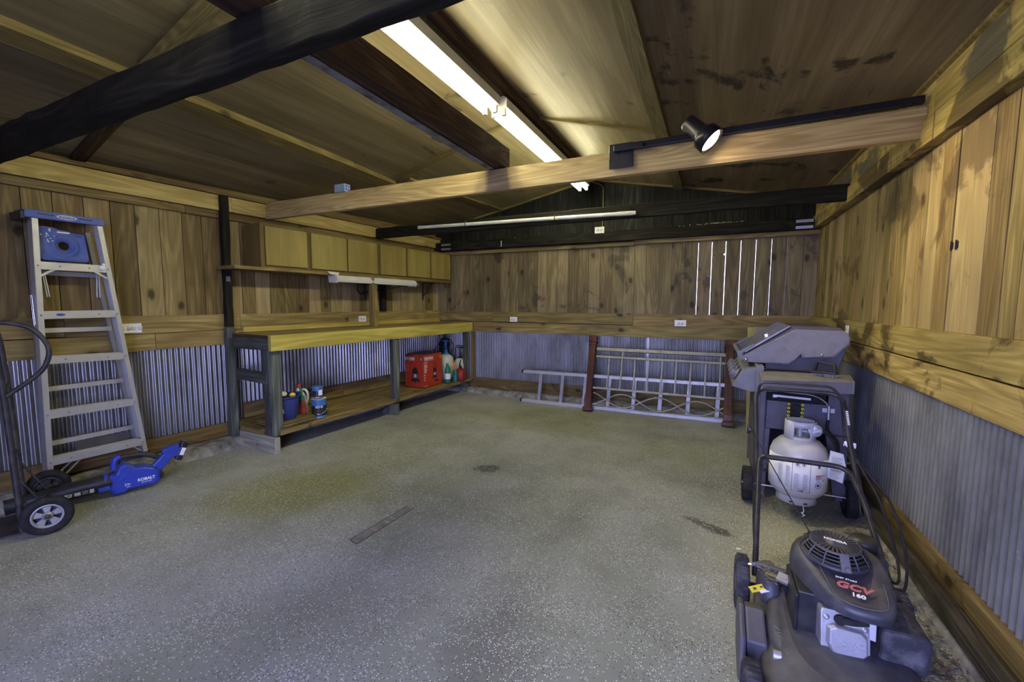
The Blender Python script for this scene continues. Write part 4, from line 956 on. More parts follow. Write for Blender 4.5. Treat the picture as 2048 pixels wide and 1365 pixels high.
# rear section
for (y0, z0, y1, z1) in ((1.045, .10, 1.075, 1.6), (1.50, .16, 1.325, 1.6)):
    b = MB(); b.beam((XF - DR, y0, z0), (XF - DR, y1, z1), .022, .03, (1, 0, 0)); b.build('rear_rail', 'aludull', t)
for (z, ya, yb) in ((.99, 1.07, 1.405), (.635, 1.055, 1.445), (1.335, 1.075, 1.36), (.30, 1.05, 1.48)):
    b = MB(); b.beam((XF - DR + .012, ya, z), (XF - DR + .012, yb, z - .004), .016, .028); b.build('rear_bar', 'alu', t)
for (a, c) in (((XF - .02, 1.06, .075), (XF - .03, 1.20, .205)), ((XF - .045, 1.03, .075), (XF - .05, 1.17, .205)), ((XF - .02, 1.49, .13), (XF - .03, 1.42, .20))):
    b = MB(); b.beam(a, c, .012, .006); b.build('diagonal_brace', 'alu', t)
for s_ in (0, 1):
    y = ry_l(1.36) + .03 if s_ == 0 else ry_r(1.36) - .03; d = 1 if s_ == 0 else -1
    b = MB(); b.beam((XF - .008, y - d * .012, 1.31), (XF - .006, y + d * .05, 1.352), .010, .012); b.build('knee_brace', 'alu', t)
    b = MB(); b.tube([(XF - .05, y + d * .012, 1.335), (XF - .04, y + d * .020, 1.19)], .0035, 6); b.tube([(XF - .056, y + d * .022, 1.335), (XF - .046, y + d * .032, 1.19)], .0035, 6); build_each(b, 'spreader', 'alu', t)
b = MB(); b.tube([(XF - .035, ry_l(1) - .006, 1.20), (XF - .02, ry_l(1) - .007, 1.03)], .003, 6); b.tube([(XF - .06, ry_l(1) - .006, 1.20), (XF - .035, ry_l(1) - .007, 1.02)], .003, 6); build_each(b, 'side_spreader', 'chrome', t)
# cap
b = MB(); b.prism([(1.022, 1.638), (1.366, 1.638), (1.372, 1.652), (1.366, 1.682), (1.03, 1.682), (1.022, 1.674)], XF - .02, XF + .012, 'x'); b.box(XF - .14, XF - .02, 1.026, 1.364, 1.655, 1.684); tc = b.build('top_cap', 'ladderblue', t, .004)
b = MB(); b.box(XF - .15, XF + .004, 1.008, 1.030, 1.625, 1.672); b.build('cap_end', 'blackplastic', tc, .006)
b = MB()
for (a, c) in ((1.075, 1.14), (1.25, 1.31)): b.box(XF + .0125, XF + .0135, a, c, 1.660, 1.667)
build_each(b, 'cap_slot', 'blackplastic', tc)
Fc = frame((XF + .0135, 1.196, 1.660), (0, 1, 0), (1, 0, 0))
b = MB(Fc); b.lathe([(0, .0004), (.045, .0004), (.045, -.001)], Matrix.Diagonal((1, .27, 1, 1)), 32); b.build('oval_badge', 'label', tc)
b = MB(Fc); b.lathe([(0, .0010), (.036, .0010), (.036, -.001)], Matrix.Diagonal((1, .20, 1, 1)), 32); b.build('oval_badge', 'ladderblue', tc)
text('lettering', 'WERNER', .0115, Fc @ Matrix.Translation((0, 0, .0014)), 'label', tc, sx=1.15)
# pail shelf
b = MB(frame((XF - .035, 1.187, 1.505), (0, 1, 0), (1, .0, .06)))
out_ = [(-.107, -.092), (-.09, -.1), (.095, -.1), (.108, -.092), (.098, .07), (.035, .073), (.03, .082), (-.02, .084), (-.028, .094), (-.10, .098), (-.107, .09)]
hole = [(.002 + .030 * math.cos(a), -.008 + .030 * math.sin(a)) for a in [2 * math.pi * i / 24 for i in range(24)]]
# plate with a round hole: bridge the outline to the hole
N_ = 24
def ray_out(a):
    dx, dy = math.cos(a), math.sin(a); best = 9
    for i in range(len(out_)):
        (x1, y1), (x2, y2) = out_[i], out_[(i + 1) % len(out_)]; x1 -= .002; x2 -= .002; y1 += .008; y2 += .008
        den = dx * (y2 - y1) - dy * (x2 - x1)
        if abs(den) < 1e-9: continue
        tt = (x1 * (y2 - y1) - y1 * (x2 - x1)) / den; u_ = (x1 * dy - y1 * dx) / den
        if tt > 0 and -1e-6 <= u_ <= 1 + 1e-6: best = min(best, tt)
    return (best * dx + .002, best * dy - .008)
N_ = 48; A_ = [2 * math.pi * i / N_ for i in range(N_)]
rO = [ray_out(a) for a in A_]
def rg_(k, z, sc=None): return [(.002 + k * math.cos(a), -.008 + k * math.sin(a), z) for a in A_]
def rgo(f_, z): return [(.002 + (x - .002) * f_, -.008 + (y + .008) * f_, z) for x, y in rO]
b.loft([rg_(.025, -.012), rg_(.026, .0), rg_(.040, .0), rg_(.042, .005), rg_(.047, .005), rg_(.049, 0), rg_(.057, 0), rg_(.059, .004), rg_(.063, .004), rg_(.065, 0), rgo(.90, 0), rgo(.92, .006), rgo(1, .006), rgo(1, -.014)], cap0=False, cap1=False)
sh = b.build('pail_shelf', 'ladderblue', t)
b = MB(frame((XF - .035, 1.187, 1.505), (0, 1, 0), (1, .0, .06))); random.seed(2)
for k in range(14): b.ball((-.065 + random.gauss(0, .012), .045 + random.gauss(0, .02), .001), (random.uniform(.002, .006), random.uniform(.002, .006), .002), 6)
b.box(-.025, .03, .066, .074, .0, .009); b.build('paint_splash', 'label', sh)
random.seed(12)
b = MB(); b.ball((XF + .006, 1.345, 1.375), (.008, .018, .016), 8); b.ball((XF + .004, 1.352, 1.395), (.006, .01, .012), 8); b.build('paint_lump', 'white', t)
b = MB(); b.lathe([(0, .0015), (.02, .0015), (.02, 0)], frame((XF + .003, 1.135, 1.085), (0, 1, 0), (1, 0, 0)) @ Matrix.Diagonal((1, .4, 1, 1)), 12); b.build('blue_paint_spot', 'ladderblue', t)
for (y, z) in ((ry_l(.06) + .011, .0645), (ry_r(.06) - .011, .1)):
    b = MB(); b.box(XF - .066, XF + .004, y - .018, y + .018, z - .003, z + .03); b.build('foot', 'rubber', t, .004)
b = MB(LW); b.box(.008, .011, 1.21, 1.49, .14, .262); tag(b.build('metal_flashing', 'flash'), 'flat piece of sheet metal fixed low on the corrugated wall behind the ladder', 'sheet metal')

# ------------------------------------------------------------------ hand truck
bd = Vector((.3, .954, 0)); nd = Vector((.954, -.3, 0)); o0 = Vector((-3.09, .79, 0))
t = thing('hand_truck', 'dark steel hand truck with looped handle at the left edge', 'hand truck', tuple(o0 - nd * .15))
def hp(b_, n_, z): return tuple(o0 + bd * b_ + nd * n_ + Vector((0, 0, z)))
b = MB(); b.tube(fillet([hp(0, 0, .01), hp(-.015, 0, .70), hp(-.03, 0, .98), hp(-.05, -.05, 1.075), hp(-.05, -.25, 1.075), hp(-.03, -.30, .98), hp(-.015, -.30, .70), hp(0, -.30, .01)], .07), .0135, 12); b.build('frame_tube', 'dollymetal', t)
b = MB(); b.tube(smooth([hp(-.045, -.04, 1.06), hp(.03, -.03, 1.055), hp(.10, -.02, 1.02), hp(.145, -.01, .93), hp(.13, -.01, .84), hp(.08, -.01, .775), hp(-.01, 0, .70)], 5), .011, 12); b.build('loop_handle', 'dollymetal', t)
for z in (.73, .36, .10):
    b = MB(); b.tube([hp(-.01, -.29, z), hp(-.01, -.01, z)], .009, 8); b.build('cross_bar', 'dollymetal', t)
b = MB(); b.box(-.29, .01, -.20, .0, .004, .010, M=Matrix.Translation(o0) @ Matrix(((nd.x, bd.x, 0, 0), (nd.y, bd.y, 0, 0), (0, 0, 1, 0), (0, 0, 0, 1)))); b.build('toe_plate', 'dollymetal', t)
b = MB(); b.tube([hp(.09, -.38, .095), hp(.09, .10, .095)], .008, 8); b.build('axle', 'dollymetal', t)
for n_ in (0, -.30):
    b = MB(); b.tube([hp(-.005, n_, .30), hp(.09, n_, .10)], .005, 6); b.tube([hp(0, n_, .06), hp(.09, n_, .09)], .006, 6); build_each(b, 'axle_strut', 'dollymetal', t)
def wheel(parent, c, ax, R0, wd, hubmat, tiremat='rubber', spokes=5, rim=.62, name='wheel'):
    F = frame(c, (0, 0, 1), ax); h = wd / 2
    b = MB(F); b.lathe([(R0 * rim, -h * .8), (R0 * .8, -h), (R0 * .93, -h * .9), (R0, -h * .45), (R0, h * .45), (R0 * .93, h * .9), (R0 * .8, h), (R0 * rim, h * .8), (R0 * rim, -h * .8)], seg=40); wl_ = b.build(name, tiremat, parent)
    b = MB(F); b.lathe([(R0 * (rim - .10), h * .2), (R0 * (rim - .10), h * .75), (R0 * rim, h * .85), (R0 * (rim + .01), -h * .7), (R0 * (rim - .1), -h * .7), (R0 * (rim - .1), h * .2)], seg=40)
    b.lathe([(R0 * .12, -h * .9), (R0 * .22, -h * .8), (R0 * .22, h * .7), (R0 * .12, h * .95)], seg=20)
    for k in range(spokes):
        a = 2 * math.pi * k / spokes; w_ = math.pi / spokes * .55
        p_ = []
        for (rr, ww) in ((R0 * .2, w_ * 1.3), (R0 * (rim - .08), w_)): p_ += [(rr * math.cos(a - ww), rr * math.sin(a - ww)), (rr * math.cos(a + ww), rr * math.sin(a + ww))]
        b.prism([p_[0], p_[2], p_[3], p_[1]], -h * .2, h * .45)
    b.build('rim', hubmat, wl_)
    b = MB(F); b.lathe([(0, -h * 1.02), (R0 * .13, -h), (R0 * .13, h), (R0 * .08, h * 1.15), (0, h * 1.15)], seg=16); b.build('hub', 'dollymetal', wl_)
    b = MB(F); b.lathe([(0, -h * .25), (R0 * (rim - .09), -h * .25)], seg=24); b.build('rim_back', 'blackplastic', wl_)
    return wl_
wheel(t, hp(.09, .095, .096), nd, .095, .05, 'aludull'); wheel(t, hp(.09, -.385, .096), nd, .095, .05, 'dollymetal')

# ------------------------------------------------------------------ leaf blower
def bl(p): return Vector(p)
n0, n1 = Vector((-3.345, .80, .072)), Vector((-3.225, 1.20, .092)); dB = (n1 - n0).normalized()
t = thing('leaf_blower', 'blue cordless leaf blower with a long black nozzle lying on the floor', 'leaf blower', (-3.25, 1.2, 0))
FBm = frame(n1, dB, (0, 0, 1))      # local x along the tube, y left (towards wall), z up
b = MB(); L_ = (n1 - n0).length
b.tube([tuple(n0 + dB * L_ * k) for k in (0, .04, .5, .52, 1)], [.042, .039, .043, .048, .051], 24, caps=False); b.tube([tuple(n0 + dB * L_ * k) for k in (0, .3)], [.037, .036], 24, caps=False); tb = b.build('nozzle', 'blackplastic', t)
b = MB(); b.tube([tuple(n0 + dB * .02), tuple(n0 + dB * .022)], .036, 20); b.build('nozzle_mouth', 'rubber', tb)
# side pointing at the room / viewer: local -y of FBm
b = MB(FBm)
body = [(-.02, -.052), (.0, -.085), (.045, -.085), (.06, -.068), (.15, -.070), (.205, -.072), (.222, -.045), (.222, .01), (.20, .035), (.15, .055), (.10, .062), (.075, .085), (.055, .10), (.03, .09), (.012, .045), (-.02, .04)]
rgs = []
for (yy, k) in ((.052, .82), (.046, .93), (.025, 1), (-.025, 1), (-.046, .93), (-.052, .82)):
    cx_ = sum(p[0] for p in body) / len(body); cz_ = sum(p[1] for p in body) / len(body)
    rgs.append([(cx_ + (p[0] - cx_) * k, yy, cz_ + (p[1] - cz_) * k) for p in body])
b.loft(rgs, sm=False); bb = b.build('motor_housing', 'blue', t, .003)
b = MB(FBm); b.lathe([(.030, -.001), (.046, -.001), (.05, .012), (.05, .03)], frame((-.045, 0, 0), (0, 0, 1), (1, 0, 0)), 24); b.build('nozzle_collar', 'blue', t)
b = MB(FBm); b.prism([(.012, -.004), (.105, .012), (.085, .04), (.05, .038)], -.0545, -.0475, 'y'); b.build('raised_panel', 'blue', bb, .002)
b = MB(FBm); b.prism([(.205, -.055), (.235, -.04), (.238, -.01), (.215, .005)], -.04, .04, 'y'); b.build('intake_grille', 'blackplastic', bb, .004)
b = MB(FBm); b.tube(smooth([(.02, 0, .075), (.035, 0, .125), (.09, 0, .128), (.16, 0, .118), (.215, 0, .085)], 5), .0155, 12); b.build('handle_grip', 'blackplastic', t)
b = MB(FBm); b.tube(smooth([(.012, 0, .06), (.02, 0, .12), (.045, 0, .135)], 4), .019, 12); b.build('handle_mount', 'blue', t)
# arm to the battery
b = MB(FBm); b.beam((.185, 0, -.0), (.265, 0, .085), .055, .055, (0, 0, 1)); b.beam((.245, 0, .095), (.33, 0, .115), .06, .07, (0, 0, 1)); ba = b.build('battery_mount', 'blue', t, .006)
b = MB(FBm); b.beam((.322, 0, .055), (.355, 0, .145), .062, .028, (0, 1, 0)) if False else b.beam((.315, 0, .045), (.36, 0, .155), .066, .035, (1, 0, 0)); b.build('battery', 'blackplastic', ba, .005)
b = MB(FBm); b.beam((.331, -.034, .075), (.349, -.034, .12), .002, .022, (1, 0, 0)); b.build('battery_label', 'label', ba)
b = MB(FBm); b.prism([(.0, .03), (.03, .10), (.06, .055)], -.03, .03, 'y'); b.build('trigger', 'blackplastic', t, .003)
Fk = FBm @ frame((0, -.0535, 0), (1, 0, 0), (0, -1, 0))
text('lettering', 'KOBALT', .024, Fk @ Matrix.Translation((.150, -.020, 0)), 'label', bb, sx=.9, bold=.0008); text('lettering', 'BRUSHLESS', .009, Fk @ Matrix.Translation((.150, -.038, 0)), 'label', bb, sx=1.1)
text('lettering', '24v', .020, Fk @ Matrix.Translation((.062, -.030, 0)), 'label', bb); text('lettering', 'MAX', .009, Fk @ Matrix.Translation((.065, -.045, 0)), 'label', bb)
b = MB(frame(n0.lerp(n1, .66), dB, (0, 0, 1)) @ Matrix.Rotation(math.radians(105), 4, 'X'))
def patch(b, a0, a1, x0, x1, r_, mi): 
    n = 6; pts = []
    for i in range(n + 1):
        a = a0 + (a1 - a0) * i / n; r_q = r_ * 1.13; pts += [(x0, r_q * math.sin(a), r_q * math.cos(a)), (x1, r_q * math.sin(a), r_q * math.cos(a))]
    b.add(pts, [(2 * i, 2 * i + 1, 2 * i + 3, 2 * i + 2) for i in range(n)], None, None, mi, True)
patch(b, -.45, .25, -.065, .065, .0432, 0); patch(b, -.3, .15, -.058, -.03, .0436, 1); patch(b, -.3, .15, -.02, .005, .0436, 1); patch(b, -.35, .2, .012, .036, .0436, 2); patch(b, -.35, .2, .042, .06, .0436, 1); patch(b, -.1, .1, -.05, -.036, .044, 2)
b.build('warning_label', ['ink', 'label', 'steelgrey'], tb)
b = MB(FBm); b.beam((-.065, -.043, -.03), (-.012, -.048, -.025), .02, .028); b.build('release_latch', 'blue', t, .003)

# ------------------------------------------------------------------ aluminium ladder lying on edge
yb_, yt_, zt_ = 4.555, 4.60, .355
t = thing('extension_ladder', 'aluminium ladder lying on its side along the back wall behind the railing', 'ladder', (-.93, 4.58, 0))
xa, xb = -2.02, .20
b = MB(); b.beam((xa, yb_, .018), (xb, yb_ + .03, .018), .055, .030); b.beam((xa, yb_ - .027, .018), (xb, yb_ + .003, .018), .004, .036); b.build('lower_rail', 'alu', t)
b = MB(); b.beam((xa, yt_, zt_), (xb, yt_ + .03, zt_ + .012), .055, .026); b.beam((xa, yt_ - .027, zt_), (xb, yt_ + .003, zt_ + .012), .004, .032); b.build('upper_rail', 'alu', t)
for k in range(8):
    x = -1.80 + k * .268
    if x > xb: break
    b = MB(); b.beam((x, yb_ + .0, .03), (x + .012, yt_ + .0, zt_ - .01), .036, .028, (0, 1, 0)); b.beam((x - .008, yb_ - .016, .03), (x + .004, yt_ - .016, zt_ - .01), .006, .003, (0, 1, 0)); b.beam((x + .010, yb_ - .016, .03), (x + .022, yt_ - .016, zt_ - .01), .006, .003, (0, 1, 0)); b.build('rung', 'aludull', t)
for z, y in ((.018, yb_), (zt_, yt_)):
    b = MB(); b.box(xa - .012, xa + .01, y - .032, y + .032, z - .018, z + .018); b.build('end_cap', 'rubber', t, .003)
# stair railing section with newels
t = thing('stair_railing', 'iron railing section between two reddish-brown newel posts leaning on the back wall', 'railing', (-.5, 4.45, 0))
def rl(x, z, d=0): # plane leaning back
    return (x, 4.425 + z * .36 + d, z)
lean = Vector((0, .36, 1)).normalized(); nrm = Vector((0, -1, .36)).normalized()
for (x, xt) in ((-1.182, -1.20), (.170, .170)):
    Fn = frame(rl(x, .004), (1, 0, 0), (lean + Vector(((xt - x) / .8, 0, 0))))
    b = MB(Fn); 
    def sq(a, z): return [(-a, -a, z), (a, -a, z), (a, a, z), (-a, a, z)]
    b.loft([sq(.050, 0), sq(.050, .03), sq(.046, .036), sq(.034, .05), sq(.040, .10), sq(.037, .16), sq(.032, .2), sq(.035, .45), sq(.036, .745)], sm=False); nw = b.build('newel_post', 'newel', t, .002)
    b = MB(Fn); b.loft([sq(.043, .735), sq(.043, .745), sq(.038, .75), sq(.038, .762), sq(.048, .768), sq(.048, .78), sq(.040, .79), sq(.044, .835), sq(.034, .842), sq(.0, .848)], sm=False); b.build('newel_cap', 'newel', nw, .0015)
for (z, w_, nm) in ((.655, .032, 'top_rail'), (.575, .022, 'middle_rail'), (.245, .020, 'lower_rail')):
    b = MB(); b.beam(rl(-1.15, z), rl(.135, z), w_, w_, tuple(lean)); b.build(nm, 'ironrail', t)
for k in range(9):
    x = -1.0 + k * .137
    if k == 8: x = .09
    b = MB(); zt = .655 if k in (1, 8) else .575; b.beam(rl(x, .245), rl(x, zt), .013, .013, (1, 0, 0)); b.build('baluster', 'ironrail', t)
for ph in (0, math.pi):
    b = MB(); b.tube([rl(-1.14 + 1.27 * i / 60, .135 + .065 * math.cos(ph + 2 * math.pi * 1.75 * i / 60 + .4) - .0 * i, 0) for i in range(61)], .0075, 6); b.build('scroll_bar', 'ironrail', t)
b = MB(); b.tube([rl(-1.14, .075), rl(-.6, .055), rl(.13, .07)], .006, 6); b.build('bottom_bar', 'ironrail', t)
b = MB(); b.lathe([(0, 0), (.008, 0), (.008, .02), (.016, .022), (.016, .045), (0, .045)], frame((-2.445, YB - .02, .838), (1, 0, 0), (0, -1, 0)), 12); b.tube([(-2.47, YB - .05, .838), (-2.50, YB - .05, .832)], .006, 6)
tag(b.build('hose_tap', 'dollymetal'), 'small dark tap on the rail above the corrugated metal of the back wall', 'tap')

# ------------------------------------------------------------------ sheets leaning behind the grill
b = MB(frame((.315, 4.30, .002), (1, 0, 0), (0, .5, .93) if False else (0, .42, .92))); b.box(0, .50, -.018, 0, 0, 1.02, grain=2)
tag(b.build('leaning_board', 'sheet', None, .002), 'tall tan board leaning on the back wall behind the grill', 'board')
b = MB(frame((.375, 4.245, .002), (1, 0, 0), (0, .42, .92))); b.box(0, .42, -.012, 0, 0, 1.03)
tag(b.build('wrapped_sheet', 'glassgrey', None, .002), 'grey wrapped sheet in front of the tan board behind the grill', 'sheet')

# ------------------------------------------------------------------ gas grill (its right-hand side faces the viewer)
t = thing('gas_grill', 'grey gas grill parked in the corner with a tank hooked to its side panel', 'grill', (.47, 3.1, 0))
lid = [(.172, .831), (.178, .845), (.441, 1.014), (.673, 1.011), (.694, .995), (.703, .97), (.703, .935), (.638, .858), (.482, .846), (.476, .866), (.462, .866), (.458, .838), (.42, .803), (.333, .804), (.190, .806)]
for (ya, yc, nm) in ((2.94, 2.985, 'lid_end'), (3.50, 3.545, 'lid_end')):
    b = MB(); b.prism(lid, ya, yc, 'y'); le = b.build(nm, 'greyplastic', t, .006)
    if ya < 3:
        b = MB(); b.prism([(.30, .812), (.415, .812), (.455, .845), (.475, .872), (.50, .852), (.63, .866), (.690, .935), (.692, .952), (.52, .948), (.47, .94)], 2.934, 2.942, 'y'); b.build('lower_pressing', 'greyplastic', le, .002)
        b = MB()
        for (x, z, r_) in ((.197, .824, .010), (.575, .872, .006)): b.lathe([(0, -.006), (r_, -.005), (r_, 0)], frame((x, 2.932, z), (1, 0, 0), (0, 1, 0)), 14)
        build_each(b, 'screw', 'chrome', le)
b = MB(); b.prism([(.20, .86), (.435, 1.030), (.665, 1.028), (.69, 1.0), (.69, .94), (.62, .87), (.40, .83), (.25, .83)], 2.985, 3.50, 'y'); b.build('lid_shell', 'greybody', t, .006)
b = MB(); b.prism([(.185, .872), (.195, .862), (.425, 1.028), (.415, 1.037)], 2.975, 3.51, 'y'); b.build('steel_lid_front', 'darksteel', t, .002)
b = MB(); b.prism([(.262, .925), (.272, .918), (.345, .972), (.335, .982)], 3.02, 3.08, 'y'); b.box(.30, .33, 3.1, 3.24, .955, .975); b.build('lid_badge', 'chrome', t, .004)
b = MB()
for y in (2.952, 3.53): b.prism([(.165, .815), (.150, .845), (.158, .870), (.235, .925), (.238, .905), (.178, .862), (.180, .845), (.19, .83)], y - .006, y + .006, 'y')
b.tube([(.160, 2.95, .862), (.160, 3.53, .862)], .013, 14); b.build('lid_handle', 'greyplastic', t, .002)
b = MB(); b.prism([(.30, .765), (.665, .765), (.70, .90), (.66, .95), (.33, .90)], 2.99, 3.49, 'y'); b.build('firebox', 'greybody', t, .006)
b = MB(); b.prism([(.124, .663), (.183, .773), (.285, .79), (.29, .648), (.227, .636)], 2.87, 3.56, 'y'); b.build('control_panel', 'greyplastic', t, .004)
for y in (2.97, 3.12, 3.29, 3.45):
    b = MB(frame((.152, y, .728), (0, 1, 0), (-.89, 0, .46))); b.lathe([(.040, 0), (.040, .006), (.030, .010), (.028, .035), (.024, .038), (0, .038)], seg=24); b.build('knob', 'greyplastic', t, .002)
b = MB(); b.prism([(.258, 2.545), (.655, 2.66), (.70, 2.925), (.275, 2.90)], .757, .766); b.build('side_shelf', 'shelfgrey', t, .002)
b = MB()
def wallpl(p, q, z0, z1, th=.008): b.beam((p[0], p[1], (z0 + z1) / 2), (q[0], q[1], (z0 + z1) / 2), th, z1 - z0)
wallpl((.252, 2.545), (.662, 2.66), .705, .768); wallpl((.662, 2.655), (.705, 2.925), .705, .768); wallpl((.252, 2.545), (.272, 2.90), .705, .768); b.build('shelf_rim', 'greyplastic', t, .003)
b = MB(); b.prism([(.245, .66), (.245, .80), (.285, .80), (.285, .66)], 2.84, 2.94, 'y'); b.build('corner_post', 'greyplastic', t, .003)
YS = 2.86
b = MB()
for (x0, x1, z0, z1) in ((.257, .31, .43, .70), (.31, .605, .665, .70), (.31, .605, .43, .598), (.605, .70, .43, .70)): b.box(x0, x1, YS, YS + .02, z0, z1)
b.box(.275, .305, YS - .012, YS, .13, .66); b.build('side_panel', 'greybody', t, .004)
b = MB(); b.prism([(.257, .43), (.335, .43), (.325, .04), (.27, .04)], YS, YS + .03, 'y'); b.build('leg', 'greybody', t, .003)
b = MB(); b.prism([(.60, .43), (.70, .43), (.712, .09), (.65, .09)], YS - .02, YS + .03, 'y'); b.box(.665, .70, YS - .01, YS + .02, .06, .09); b.build('leg', 'greybody', t, .003)
b = MB(); b.box(.268, .288, YS + .03, 3.46, .09, .66); b.box(.68, .70, YS + .03, 3.46, .09, .66); b.box(.27, .70, 3.46, 3.48, .04, .70); b.box(.27, .70, YS + .02, 3.46, .655, .70); b.build('cabinet_body', 'greybody', t, .003)
b = MB(); b.box(.315, .60, YS + .03, YS + .07, .595, .668); b.build('slot_shade_block', 'rubber', t)  # black block painting the darkness inside the slot opening
b = MB(); b.beam((.345, YS + .01, .628), (.525, YS + .01, .622), .012, .012); b.box(.34, .36, YS, YS + .02, .618, .634); b.build('grease_tray', 'alu', t)
for (x, nm) in ((.405, 0), (.49, 0), (.57, 0)):
    b = MB(); b.box(x, x + .016, YS - .006, YS, .668, .684); b.build('panel_clip', 'greyplastic', t, .002)
b = MB()
for z in (.60, .545, .50, .40, .33, .28): b.ball((.318 - .0 * z, YS - .001, z), .003, 6)
build_each(b, 'screw', 'chrome', t)
# black strap with yellow grommets
b = MB(); b.box(.412, .492, YS - .012, YS - .004, .50, .595); b.box(.425, .48, YS - .016, YS - .012, .55, .585); st = b.build('tank_hanger', 'rubber', t, .003)
for i in range(4):
    for x in (.419, .485):
        b = MB(); b.lathe([(.003, -.006), (.007, -.006), (.0085, -.003), (.0085, 0)], frame((x, YS - .010, .588 - i * .0225), (1, 0, 0), (0, 1, 0)), 14); b.build('grommet', 'yellow', st)
def grill_wheel(x):
    F = frame((x, 2.81, .097), (0, 0, 1), (1, 0, 0)); b = MB(F); R0, h = .097, .024
    b.lathe([(R0 * .7, -h), (R0 * .97, -h), (R0, -h * .6), (R0, h * .6), (R0 * .97, h), (R0 * .7, h), (R0 * .7, -h)], seg=36)
    for k in range(24):
        a = 2 * math.pi * k / 24; b.box(R0 - .004, R0 + .002, -.005, .005, -h * .9, h * .9, M=Matrix.Rotation(a, 4, 'Z'))
    w_ = b.build('wheel', 'rubber', t)
    b = MB(F); b.lathe([(0, -h * .8), (R0 * .2, -h * .9), (R0 * .2, h * .9), (0, h)], seg=16)
    for k in range(6): b.box(R0 * .1, R0 * .75, -.007, .007, -h * .5, h * .5, M=Matrix.Rotation(math.pi * k / 3, 4, 'Z'))
    b.build('wheel_spokes', 'blackplastic', w_)
grill_wheel(.226); grill_wheel(.722)
b = MB(); b.tube([(.20, 2.81, .100), (.75, 2.81, .100)], .0045, 8); b.build('axle', 'alu', t)
b = MB(); b.box(.738, .758, 2.79, 2.83, .12, .165); b.build('caster_bracket', 'blackplastic', t, .004)
# gas hose, regulator, tag
b = MB(); b.tube(smooth([(.34, YS - .002, .664), (.42, YS - .006, .655), (.53, YS - .01, .648), (.585, YS - .02, .62), (.605, YS - .022, .585)]), .0042, 8); b.build('brass_pipe', 'ironrail', t)
b = MB(); b.box(.575, .635, YS - .02, YS - .012, .558, .585); b.tube([(.605, YS - .022, .60), (.606, YS - .022, .52)], .008, 10); b.build('valve_block', 'bracket', t, .002)
b = MB(); b.tube(smooth([(.606, YS - .022, .52), (.60, YS - .05, .47), (.63, YS - .12, .43), (.622, 2.68, .395), (.60, 2.67, .44), (.565, 2.67, .49), (.535, 2.68, .502)]), .0075, 10); b.build('gas_hose', 'rubber', t)
b = MB(frame((.515, 2.665, .495), (1, 0, 0), (0, -1, .15))); b.lathe([(0, -.015), (.032, -.014), (.034, 0), (.034, .006), (.030, .009), (0, .009)], seg=28); rg_o = b.build('regulator', 'bracket', t)
b = MB(frame((.515, 2.665, .495), (1, 0, 0), (0, -1, .15))); b.lathe([(.026, .0092), (.0275, .0105), (.029, .0092)], seg=28); b.box(-.024, .024, -.007, .007, .009, .0105); b.build('regulator_face', 'castalu', rg_o)
b = MB(); tg = [(.584, 2.648, .402), (.638, 2.642, .392), (.652, 2.645, .33), (.645, 2.65, .235), (.58, 2.655, .255), (.578, 2.65, .32)]
b.add([*tg, *[(x, y + .002, z) for x, y, z in tg]], [(0, 1, 2, 3, 4, 5), (11, 10, 9, 8, 7, 6)]); tgo = b.build('paper_tag', 'label', t)
Ft = frame((.613, 2.644, .32), (1, -.05, -.1), (-.02, -1, 0))
b = MB(Ft)
for k in range(15): b.box(-.024, .022 - .006 * (k % 3), .048 - k * .0085, .050 - k * .0085, 0, .0006)
b.build('tag_print', 'steelgrey', tgo); text('lettering', 'WARNING', .010, Ft @ Matrix.Translation((0, -.020, .001)), 'ink', tgo)
# brush on the side shelf
t = thing('grill_brush', 'black wire grill brush with an open handle lying on the grill side shelf', 'brush', (.57, 2.78, .766))
GB = Matrix.Translation((.565, 2.80, .766)) @ Matrix.Rotation(-.5, 4, 'Z')
b = MB(GB); b.box(-.06, .06, -.022, .022, .018, .03); b.prism([(-.052, .03), (-.036, .085), (.05, .075), (.056, .03), (.044, .03), (.038, .064), (-.03, .072), (-.04, .03)], -.014, .014, 'y'); b.build('brush_handle', 'blackplastic', t, .003)
b = MB(GB); random.seed(8)
for k in range(90):
    x, y = random.uniform(-.058, .058), random.uniform(-.022, .022); b.tube([(x, y, .018), (x + random.uniform(-.004, .004), y + random.uniform(-.004, .004), .001)], .0009, 3, caps=False)
o = b.build('wire_bristles', 'bracket', t); o['kind'] = 'stuff'

